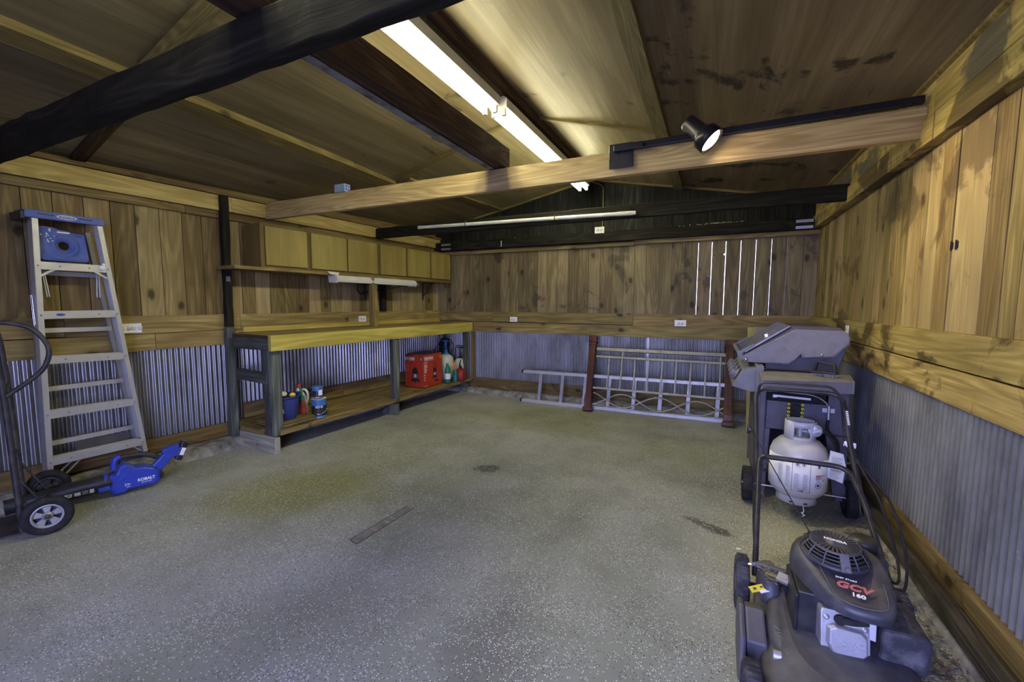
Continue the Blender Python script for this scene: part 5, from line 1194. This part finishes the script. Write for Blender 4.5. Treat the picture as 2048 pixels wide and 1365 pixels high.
# ------------------------------------------------------------------ propane tank
tc = Vector((.457, 2.712, .0))
t = thing('propane_tank', 'white propane tank with printed labels hanging on the side of the grill', 'propane tank', (tc.x, tc.y, .085))
T = Matrix.Translation(tc); b = MB(T)
b.lathe([(0, .115), (.06, .117), (.10, .130), (.125, .155), (.135, .19), (.136, .21), (.136, .34), (.134, .36), (.122, .395), (.095, .425), (.06, .440), (.02, .446), (0, .446)], seg=48); b.build('tank_body', 'tank', t)
b = MB(T); b.lathe([(.092, .128), (.095, .09), (.090, .088), (.087, .128)], seg=40); fr = b.build('foot_ring', 'tank', t)
b = MB(T)
for a in (-1.25, -1.95): b.box(.0935, .0965, -.009, .009, .098, .106, M=Matrix.Rotation(a, 4, 'Z'))
build_each(b, 'foot_slot', 'ink', fr)
def band(a0, a1, r0, z0, z1, n=10, th=.003):
    pts = []
    for i in range(n + 1):
        a = a0 + (a1 - a0) * i / n
        for rr in (r0, r0 + th):
            for z in (z0, z1): pts.append((rr * math.cos(a), rr * math.sin(a), z))
    F = []
    for i in range(n): q = i * 4; F += [(q, q + 4, q + 5, q + 1), (q + 2, q + 3, q + 7, q + 6), (q + 1, q + 5, q + 7, q + 3), (q, q + 2, q + 6, q + 4)]
    F += [(0, 1, 3, 2), (n * 4, n * 4 + 2, n * 4 + 3, n * 4 + 1)]; return pts, F
b = MB(T)
for (a0, a1, z0, z1) in ((R(-160), R(-20), .425, .452), (R(-160), R(-20), .503, .535), (R(-172), R(-120), .425, .535), (R(-60), R(-8), .425, .535), (R(20), R(160), .43, .53)):
    p_, F_2 = band(a0, a1, .071, z0, z1); b.add(p_, F_2, None, None, 0, True)
b.build('collar', 'tank', t)
b = MB(T); b.tube([(0, 0, .44), (0, 0, .50)], .016, 14); b.tube([(0, 0, .475), (.055, -.02, .478)], .012, 12); b.lathe([(.0, .50), (.03, .50), (.03, .515), (0, .515)], seg=12); b.build('valve', 'castalu', t)
b = MB(T); p_, F_2 = band(R(-178), R(-2), .1355, .175, .352, 40, .0012); b.add(p_, F_2, None, None, 0, True); lb = b.build('wrap_label', 'label', t)
def LBF(deg, z):
    a = R(deg); d = Vector((math.cos(a), math.sin(a), 0)); return frame(tc + d * .137 + Vector((0, 0, z)), Vector((0, 0, 1)).cross(d), d)
bl_ = MB()
def line(F, x0, x1, y, h=.0012): q = MB.box(bl_, x0, x1, y - h / 2, y + h / 2, -.0002, .0006, M=F)
for deg, wd in ((-133, .024), (-117, .02), (-100, .022), (-84, .022), (-58, .022), (-44, .02)):
    F = LBF(deg, .265)
    z0 = .045 if deg < -110 else .03; n_ = 24 if deg < -110 else (18 if deg < -80 else 8)
    for k in range(n_):
        if deg > -70 and k > 2 and k < 5: continue
        line(F, -wd / 2, wd / 2 - .006 * (k % 3 == 0), z0 - k * .0048 - (.018 if deg > -110 else 0))
b = bl_; o = b.build('small_print', 'steelgrey', lb); o['kind'] = 'stuff'
b = MB()
for deg in (-109, -75): b.box(-.0008, .0008, -.083, .080, 0, .0007, M=LBF(deg, .265))
for deg in range(-109, -75, 3):
    for z in (.345, .182): b.box(-.0042, .0042, -.0006, .0006, 0, .0007, M=LBF(deg + 1.5, z))
b.build('panel_outline', 'ink', lb)
for deg in (-100, -88):
    F = LBF(deg, .330); b = MB(F)
    for (p, q) in (((0, .011), (.011, 0)), ((.011, 0), (0, -.011)), ((0, -.011), (-.011, 0)), ((-.011, 0), (0, .011))): b.beam((*p, .0008), (*q, .0008), .0012, .0012)
    b.prism([(-.003, -.005), (.003, -.005), (.004, 0), (0, .005), (-.004, 0)], 0, .0009); b.build('hazard_diamond', 'ink', lb)
F = LBF(-57, .322); b = MB(F); b.box(-.010, .010, .004, .006, 0, .001); b.prism([(-.006, .004), (.006, .004), (-.006, -.006), (.006, -.006)], 0, .001); b.box(-.011, .011, -.010, -.0085, 0, .001); b.build('symbol', 'ink', lb)
F = LBF(-58, .222); b = MB(F); b.lathe([(.0145, 0), (.0145, .001), (.016, .001), (.016, 0)], seg=24); b.prism([(-.006, -.005), (.006, -.006), (.008, .002), (0, .008), (-.008, .003)], 0, .0008); b.build('round_mark', 'ink', lb)
F = LBF(-92, .190); b = MB(F)
for x in (-.012, .001): b.box(x, x + .011, -.006, -.0048, 0, .001); b.box(x, x + .011, .0048, .006, 0, .001); b.box(x, x + .0012, -.006, .006, 0, .001); b.box(x + .0098, x + .011, -.006, .006, 0, .001)
b.prism([(.003, -.003), (.009, .003), (.009, -.003)], 0, .001); b.build('boxed_marks', 'ink', lb)
text('lettering', 'WORTHINGTON', .008, LBF(-137, .325), 'ink', lb, sx=.7, bold=.0003)
F = LBF(-56, .262); b = MB(F)
for k in range(4): b.box(-.02, .018 - .004 * (k % 2), .012 - k * .006, .015 - k * .006, 0, .0007)
b.build('red_print', 'inkred', lb)
# dangling tie below the tank
b = MB(); b.tube(smooth([(.478, 2.63, .092), (.482, 2.625, .06), (.474, 2.628, .05), (.486, 2.622, .042), (.478, 2.63, .03)]), .003, 5); b.build('tie_end', 'white', t)

# ------------------------------------------------------------------ lawn mower
t = thing('lawn_mower', 'dusty dark push lawn mower with a black folding handle by the right wall', 'lawn mower', (.37, 1.5, 0))
MX = .372
b = MB(); b.loft([ring(MX, 1.40, .055, .205, .385, 5, 48), ring(MX, 1.40, .13, .205, .385, 5, 48), ring(MX, 1.40, .150, .198, .378, 4.5, 48), ring(MX, 1.40, .158, .180, .355, 4, 48), ring(MX + .005, 1.42, .170, .165, .32, 3.6, 48), ring(MX + .005, 1.45, .190, .150, .26, 3, 48), ring(MX + .005, 1.47, .198, .135, .22, 3, 48)], cap0=False)
dk = b.build('deck', 'deck', t)
# raised volute on the left of the deck
b = MB(); b.tube(smooth([(.36, 1.20, .145), (.275, 1.28, .145), (.228, 1.38, .150), (.222, 1.48, .158), (.25, 1.60, .165), (.33, 1.68, .185), (.44, 1.68, .18)]), [.020 + .014 * math.sin(math.pi * i / 36) for i in range(37)], 12); b.build('deck_ridge', 'deck', t)
b = MB(); b.loft([ring(.215, 1.66, .16, .035, .09, 3, 20), ring(.215, 1.66, .215, .030, .085, 3, 20), ring(.218, 1.66, .228, .022, .07, 3, 20)]); b.build('rear_housing', 'deck', t)
b = MB(); b.prism([(1.33, .05), (1.37, .025), (1.50, .045), (1.545, .10), (1.53, .19), (1.47, .205), (1.36, .175), (1.325, .12)], .112, .130, 'x'); b.prism([(1.35, .06), (1.52, .07), (1.53, .18), (1.47, .20), (1.36, .17)], .13, .185, 'x'); b.build('discharge_guard', 'guard', t, .008)
b = MB(); b.tube([(.195, 1.335, .165), (.215, 1.335, .165)], .014, 14); b.build('guard_bolt', 'castalu', t)
def mwheel(x, y):
    F = frame((x, y, .10), (0, 0, 1), (1, 0, 0)); b = MB(F); R0, h = .098, .022
    b.lathe([(R0 * .62, -h), (R0 * .92, -h), (R0, -h * .7), (R0, h * .7), (R0 * .92, h), (R0 * .62, h), (R0 * .62, -h)], seg=40)
    for k in range(36): b.box(R0 - .002, R0 + .0025, -.003, .003, -h * .75, h * .75, M=Matrix.Rotation(2 * math.pi * k / 36, 4, 'Z'))
    w_ = b.build('wheel', 'dustyrubber', t); b = MB(F); b.lathe([(0, -h * .9), (R0 * .25, -h * .9), (R0 * .64, -h * .5), (R0 * .64, h * .5), (R0 * .25, h * .9), (0, h)], seg=28); b.build('wheel_disc', 'guard', w_)
for (x, y) in ((.142, 1.765), (.136, 1.215), (.605, 1.765), (.61, 1.215)): mwheel(x, y)
b = MB(); b.tube([(.16, 1.765, .10), (.59, 1.765, .10)], .008, 8); b.tube([(.16, 1.215, .10), (.59, 1.215, .10)], .008, 8); build_each(b, 'axle', 'dollymetal', t)
# engine
b = MB(); b.loft([ring(.375, 1.53, .165, .09, .085, 3, 32), ring(.375, 1.53, .26, .09, .085, 3, 32), ring(.375, 1.53, .33, .09, .085, 3, 32)]); b.build('crankcase', 'gcv', t)
def cowl(z, k, yo=0, zt=0):
    """teardrop: fan circle at the rear, rounded wedge to the front"""
    o = []
    for i in range(48):
        a = 2 * math.pi * i / 48; c, s_ = math.cos(a), math.sin(a)
        if s_ > -.15: x, y = .118 * c, .115 * s_
        else:
            q = (-s_ - .15) / .85; wdt = .118 - .026 * q; x = math.copysign(abs(c) ** .45, c) * wdt; y = -.017 - .192 * q ** .8
            x += .022 * q if c < 0 else .004 * q
        o.append((.378 + x * k + .012 * max(0, -y) / .19, 1.560 + yo + y * k, z + zt * min(0, y + .02)))
    return o
b = MB(); b.loft([cowl(.308, 1.0, 0, -.06), cowl(.330, 1.02, 0, -.02), cowl(.352, 1.02, 0, .06), cowl(.376, .985, 0, .13), cowl(.392, .92, 0, .19), cowl(.399, .82, 0, .22), cowl(.400, .6, 0, .20)]); cw = b.build('engine_cover', 'gcv', t)
gc = Vector((.368, 1.545, .392))
GF = Matrix.Translation(gc) @ Matrix.Rotation(R(3), 4, 'X')
b = MB(GF); b.lathe([(.088, 0), (.090, .004), (.086, .008), (.070, .012), (.066, .012)], seg=48); b.build('recoil_housing', 'gcv', t)
b = MB(GF)
for (r_, z) in ((.088, .006), (.083, .014), (.077, .022), (.071, .030), (.065, .037)): b.lathe([(r_ - .0035, z), (r_, z), (r_, z + .003), (r_ - .0035, z + .003), (r_ - .0035, z)], seg=48)
for k in range(12):
    a = 2 * math.pi * k / 12; b.tube([(r_ * math.cos(a), r_ * math.sin(a), z) for (r_, z) in ((.087, .004), (.078, .022), (.064, .040))], .0025, 5)
for k in range(30):
    a = 2 * math.pi * k / 30; b.box(.026, .064, -.0028, .0028, .040, .044, M=Matrix.Rotation(a, 4, 'Z'))
b.lathe([(0, .046), (.026, .045), (.028, .042), (.028, .038)], seg=32); b.lathe([(.060, .038), (.060, .044), (.066, .043), (.066, .038)], seg=48)
gr = b.build('recoil_grille', 'gcv', t)
b = MB(GF); b.lathe([(0, .012), (.078, .012)], seg=36); b.build('fan_shadow_plate', 'rubber', gr)  # dark plate standing in for the shade beneath the grille
b = MB(GF @ Matrix.Rotation(R(-83), 4, 'Z')); b.prism([(.060, .044), (.066, .045), (.094, .008), (.092, .002), (.080, .002)], -.012, .012, 'y'); b.tube([(.086, 0, .010), (.098, 0, .016)], .006, 10); b.build('grille_bracket', 'guard', gr, .002)
text('lettering', 'HONDA', .015, GF @ Matrix.Translation((0, .003, .0465)) @ Matrix.Rotation(R(-12), 4, 'Z'), 'label', gr, bold=.0006)
def CVF(x, y, z): return frame((x, y, z), (1, -.12, 0), (0, -.25, 1)) 
text('lettering', 'GCV', .031, CVF(.385, 1.415, .3735), 'inkred', cw, .0008, sx=1.25, shear=.25, bold=.0012); text('lettering', '160', .017, CVF(.392, 1.391, .3665), 'label', cw, .0008, sx=1.25, bold=.0006); text('lettering', 'EASY START', .007, CVF(.375, 1.440, .380), 'label', cw, .0008, sx=1.3)
b = MB(); b.tube(smooth([(.318, 1.49, .386), (.328, 1.42, .373), (.345, 1.372, .3595), (.395, 1.358, .355), (.445, 1.368, .3575), (.458, 1.40, .366), (.462, 1.455, .380)], 5), .0016, 6); b.build('cover_rib', 'guard', cw)
# cylinder head and valve cover
VF = frame((.372, 1.398, .236), (1, .10, .02), (.10, -1, .12))
b = MB(VF); hx, hz = .058, .058
b.prism([(-hx, -hz + .006), (-hx + .01, -hz), (hx - .006, -hz - .006), (hx, -hz), (hx, hz - .02), (hx - .02, hz - .006), (.012, hz - .012), (-.005, hz - .002), (-.022, hz + .008), (-hx + .004, hz + .010), (-hx, hz)], -.05, 0); vh = b.build('valve_head', 'castalu', t, .003)
b = MB(VF); pl_ = [(-.047, -.022), (-.036, -.044), (-.02, -.050), (.04, -.046), (.049, -.036), (.048, .012), (.034, .026), (-.030, .032), (-.046, .024)]
def sc_(k): return [(p[0] * k, p[1] * k) for p in pl_]
b.loft([[(*p, z) for p in sc_(k)] for (k, z) in ((1, 0), (.98, .010), (.90, .018), (.84, .019))], sm=False); vc = b.build('valve_cover', 'castalu', t, .003)
text('lettering', 'OHC', .022, VF @ Matrix.Translation((.008, -.014, .0192)), 'castalu', vc, .0022, sx=1.1, bold=.0006)
b = MB(VF)
for (x, y) in ((-.045, .045), (.044, .028), (-.046, -.048), (.044, -.050)): b.lathe([(0, .008), (.005, .008), (.006, 0), (.009, 0), (.009, -.002)], Matrix.Translation((x, y, 0)), 6)
build_each(b, 'bolt', 'castalu', vh)
b = MB(VF); b.tube(smooth([(-.012, .040, -.01), (-.004, .045, .006), (.02, .046, .006), (.05, .048, .0)]), .010, 10); b.tube([(-.014, .044, 0), (-.014, .044, .008)], .014, 14); b.build('spark_plug_boot', 'rubber', t)
b = MB(VF); b.prism([(.045, .045), (.10, .060), (.10, .050), (.072, .046), (.070, .0), (.052, .004)], -.006, 0); b.build('heat_shield_tab', 'tank', t, .002)
b = MB(); b.box(.262, .332, 1.43, 1.585, .175, .318); b.box(.254, .264, 1.42, 1.59, .18, .31); b.build('air_cleaner_box', 'blackplastic', t, .010)
b = MB(); b.prism([(.45, .175), (.555, .17), (.56, .27), (.545, .285), (.455, .28)], 1.40, 1.56, 'y')
mf = b.build('muffler_cover', 'dustyrubber', t, .012)
b = MB(); b.loft([ring(.47, 1.67, .25, .06, .07, 3, 24), ring(.47, 1.67, .35, .062, .07, 3, 24), ring(.47, 1.67, .368, .05, .06, 3, 24)]); b.build('fuel_tank', 'gcv', t)
b = MB(); b.lathe([(0, .045), (.034, .044), (.038, .038), (.038, .0), (0, 0)], Matrix.Translation((.470, 1.668, .363)), 28); b.build('fuel_cap', 'blackplastic', t)
b = MB(); b.beam((.165, 1.70, .215), (.185, 1.70, .222), .012, .012); b.beam((.182, 1.70, .222), (.275, 1.655, .235), .022, .018); b.beam((.20, 1.68, .205), (.26, 1.65, .215), .02, .016); b.build('height_lever', 'guard', t, .004)
b = MB(); b.tube([(.155, 1.70, .213), (.17, 1.70, .215)], .005, 8); b.build('lever_pin', 'chrome', t)
b = MB(frame((.242, 1.55, .275), (1, -.5, 0), (-.2, -.5, 1))); b.box(-.017, .017, -.014, .016, -.008, .004); b.box(-.008, .010, -.004, .004, .004, .0055); b.build('choke_knob', 'steelgrey', t, .004)
b = MB(); b.tube([(.242, 1.555, .265), (.262, 1.57, .21)], .008, 8); b.build('choke_stem', 'rubber', t)
b = MB(frame((.190, 1.585, .204), (1, .55, .0), (-.1, -.3, 1))); b.box(-.040, .034, -.010, .014, 0, .002, mi=0); b.box(-.016, .038, -.018, -.008, .0, .0024, mi=1); b.box(-.030, -.020, -.002, .006, .002, .003, mi=2); b.box(-.006, .002, .0, .006, .002, .003, mi=2); b.box(.012, .026, .0, .008, .002, .003, mi=1); b.build('warning_sticker', ['yellow', 'label', 'ink'], t)
b = MB(frame((.225, 1.63, .2295), (1, -.35, 0), (0, 0, 1))); b.box(-.024, .024, -.006, .006, 0, .0012); b.build('paper_sticker', 'sheet', t)
# handle
hl = MB(); hl.tube(fillet([(.186, 1.775, .13), (.190, 1.83, .20), (.208, 2.06, .455), (.214, 2.10, .497), (.525, 2.10, .497), (.558, 2.02, .41), (.592, 1.82, .20), (.60, 1.74, .12)], .05), .0105, 12); hl.build('lower_handle', 'blackmetal', t)
hl = MB(); hl.tube(fillet([(.204, 2.085, .415), (.201, 2.17, .56), (.200, 2.29, .765), (.535, 2.29, .765), (.548, 2.20, .58), (.566, 2.075, .40)], .055), .0105, 12); hl.build('upper_handle', 'blackmetal', t)
b = MB(); b.tube(fillet([(.204, 2.27, .72), (.215, 2.255, .80), (.49, 2.255, .80), (.530, 2.26, .74)], .03), .0055, 8); b.build('brake_bail', 'blackmetal', t)
for (x, y, z, sx_) in ((.186, 2.19, .585, -1), (.226, 2.12, .44, 1), (.552, 2.15, .50, 1)):
    b = MB(frame((x, y, z), (0, 0, 1), (sx_, 0, 0))); b.tube([(0, 0, -.02), (0, 0, .012)], .005, 8); b.loft([ring(0, 0, .004, .012, .012, 2, 14), ring(0, 0, .012, .022, .012, 2, 14), ring(0, 0, .02, .018, .008, 2, 14)]); b.build('handle_knob', 'blackplastic', t)
b = MB(); b.tube([(.318, 1.61, .415), (.185, 2.185, .583)], .0022, 6); b.ball((.318, 1.608, .414), .010, 8); b.tube([(.296, 1.70, .44), (.291, 1.73, .448)], .0042, 6); b.build('starter_rope', 'rubber', t)
b = MB(); b.box(.3, .34, 1.600, 1.617, .395, .412); b.build('rope_exit', 'gcv', t, .003)
b = MB()
b.tube(smooth([(.205, 2.25, .68), (.199, 2.20, .55), (.196, 2.10, .36), (.186, 1.9, .24), (.192, 1.80, .16)]), .0035, 6)
b.tube(smooth([(.535, 2.26, .74), (.555, 2.21, .58), (.580, 2.15, .50), (.635, 2.02, .42), (.66, 1.93, .30), (.652, 1.86, .18), (.60, 1.80, .14)]), .0045, 6)
b.tube(smooth([(.53, 2.265, .73), (.548, 2.21, .58), (.572, 2.13, .50), (.610, 2.0, .40), (.635, 1.90, .25), (.60, 1.78, .22), (.52, 1.70, .30)]), .0045, 6)
b.tube(smooth([(.525, 2.27, .735), (.530, 2.215, .60), (.535, 2.19, .55), (.560, 2.12, .45), (.545, 1.98, .36)]), .003, 6); build_each(b, 'control_cable', 'rubber', t)
b = MB(); b.box(.530, .548, 2.195, 2.212, .555, .578); b.box(.549, .571, 2.192, 2.207, .553, .575); build_each(b, 'cable_clip', 'ivory', t, .003)
b = MB(frame((.5435, 2.228, .672), (.07, -.44, -.90), (0, -.9, .44))); b.box(-.035, .035, -.006, .006, 0, .001); lbo = b.build('handle_label', 'ink', t)
b = MB(frame((.5435, 2.228, .672), (.07, -.44, -.90), (0, -.9, .44)))
for k in range(7): b.box(-.032 + k * .009, -.027 + k * .009, -.004, .004, .001, .0016)
b.build('label_print', 'label', lbo)
# clippings caught on the deck
b = MB(); random.seed(21)
def straw(b, x, y, z, L=.02, r_=.0008, flat=.4):
    a = random.uniform(0, 6.28); e = random.uniform(-flat, flat); d = Vector((math.cos(a) * math.cos(e), math.sin(a) * math.cos(e), abs(math.sin(e)))) * L * random.uniform(.5, 1.3)
    p = Vector((x, y, z)); b.tube([tuple(p), tuple(p + d * .5 + Vector((0, 0, .002))), tuple(p + d)], r_, 3, caps=False)
for k in range(330):
    q = random.random(); x = .34 + q * .26; straw(b, x + random.gauss(0, .010), 1.385 - .0 * q + random.gauss(0, .014) - .02 * math.sin(q * 5), .183 - .012 * q, .022)
for k in range(90): straw(b, .26 + random.gauss(0, .02), 1.36 + random.gauss(0, .03), .185, .02)
for k in range(70): straw(b, .215 + random.gauss(0, .012), 1.66 + random.gauss(0, .03), .229, .02)
for k in range(160): straw(b, .50 + random.uniform(-.06, .08), 1.60 + random.uniform(-.1, .1), .20, .03)
o = b.build('grass_clippings', 'straw', t); o['kind'] = 'stuff'

# ------------------------------------------------------------------ loose stuff on the floor
b = MB(); random.seed(31)
for k in range(900):
    y = random.uniform(1.0, 3.2); x = random.uniform(.66, .775) if random.random() < .7 else random.gauss(.66, .05)
    if x > .78 or x < .50: continue
    if random.random() < .6: straw(b, x, y, .004, .022, .001, .2)
    else:
        a = random.uniform(0, 6.28); s_ = random.uniform(.004, .013); F = frame((x, y, .006 + random.uniform(0, .006)), (math.cos(a), math.sin(a), random.uniform(-.4, .4)), (random.uniform(-.5, .5), random.uniform(-.5, .5), 1))
        b.box(-s_, s_, -s_ * .5, s_ * .5, 0, .0008, M=F)
o = b.build('leaf_litter', 'litter', None, 0, 'stuff', (.7, 2, 0)); tag(o, 'dry leaves and grass bits strewn along the foot of the right wall', 'litter')
b = MB(); b.prism([(0, 0), (.03, -.008), (.075, -.004), (.08, .02), (.04, .035), (.01, .025)], .0, .012, M=Matrix.Translation((.69, 2.13, .001)) @ Matrix.Rotation(.5, 4, 'Z'))
tag(b.build('stone_chip', 'conc', None, .003), 'pale broken chip of concrete on the floor by the right wall behind the mower', 'concrete chip')
b = MB(); b.prism([(0, 0), (.012, -.006), (.022, .002), (.018, .012), (.004, .011)], 0, .0015, M=Matrix.Translation((.145, 2.19, .001))); tag(b.build('paper_scrap', 'label'), 'tiny white paper scrap on the floor left of the mower', 'scrap')
# worn strip of tape on the floor
t = thing('tape_strip', 'worn torn strip of grey tape stuck to the middle of the floor', 'tape', (-1.52, 1.65, 0))
A_, B_, C_, D_ = Vector((-1.566, 1.455, .0008)), Vector((-1.506, 1.441, .0008)), Vector((-1.487, 1.85, .0008)), Vector((-1.540, 1.86, .0008))
b = MB(); cutl = [0, .30, .34, .52, .55, .62, .66, .97]
for k in range(0, 8, 2):
    f0, f1 = cutl[k], cutl[k + 1]; sk = .03 if k else 0
    q = [A_.lerp(D_, f0), B_.lerp(C_, f0 + sk), B_.lerp(C_, f1 + .02), A_.lerp(D_, f1)]
    b.add([tuple(v) for v in q] + [tuple(v + Vector((0, 0, -.0007))) for v in q], [(0, 1, 2, 3), (7, 6, 5, 4), (0, 4, 5, 1), (1, 5, 6, 2), (2, 6, 7, 3), (3, 7, 4, 0)])
b.build('tape_piece', 'tapegrey', t)
b = MB()
for (p, q) in ((A_, D_), (B_, C_), (A_, B_)): b.beam(tuple(p), tuple(q), .003, .0012)
b.build('dirty_edge', 'sill', t)
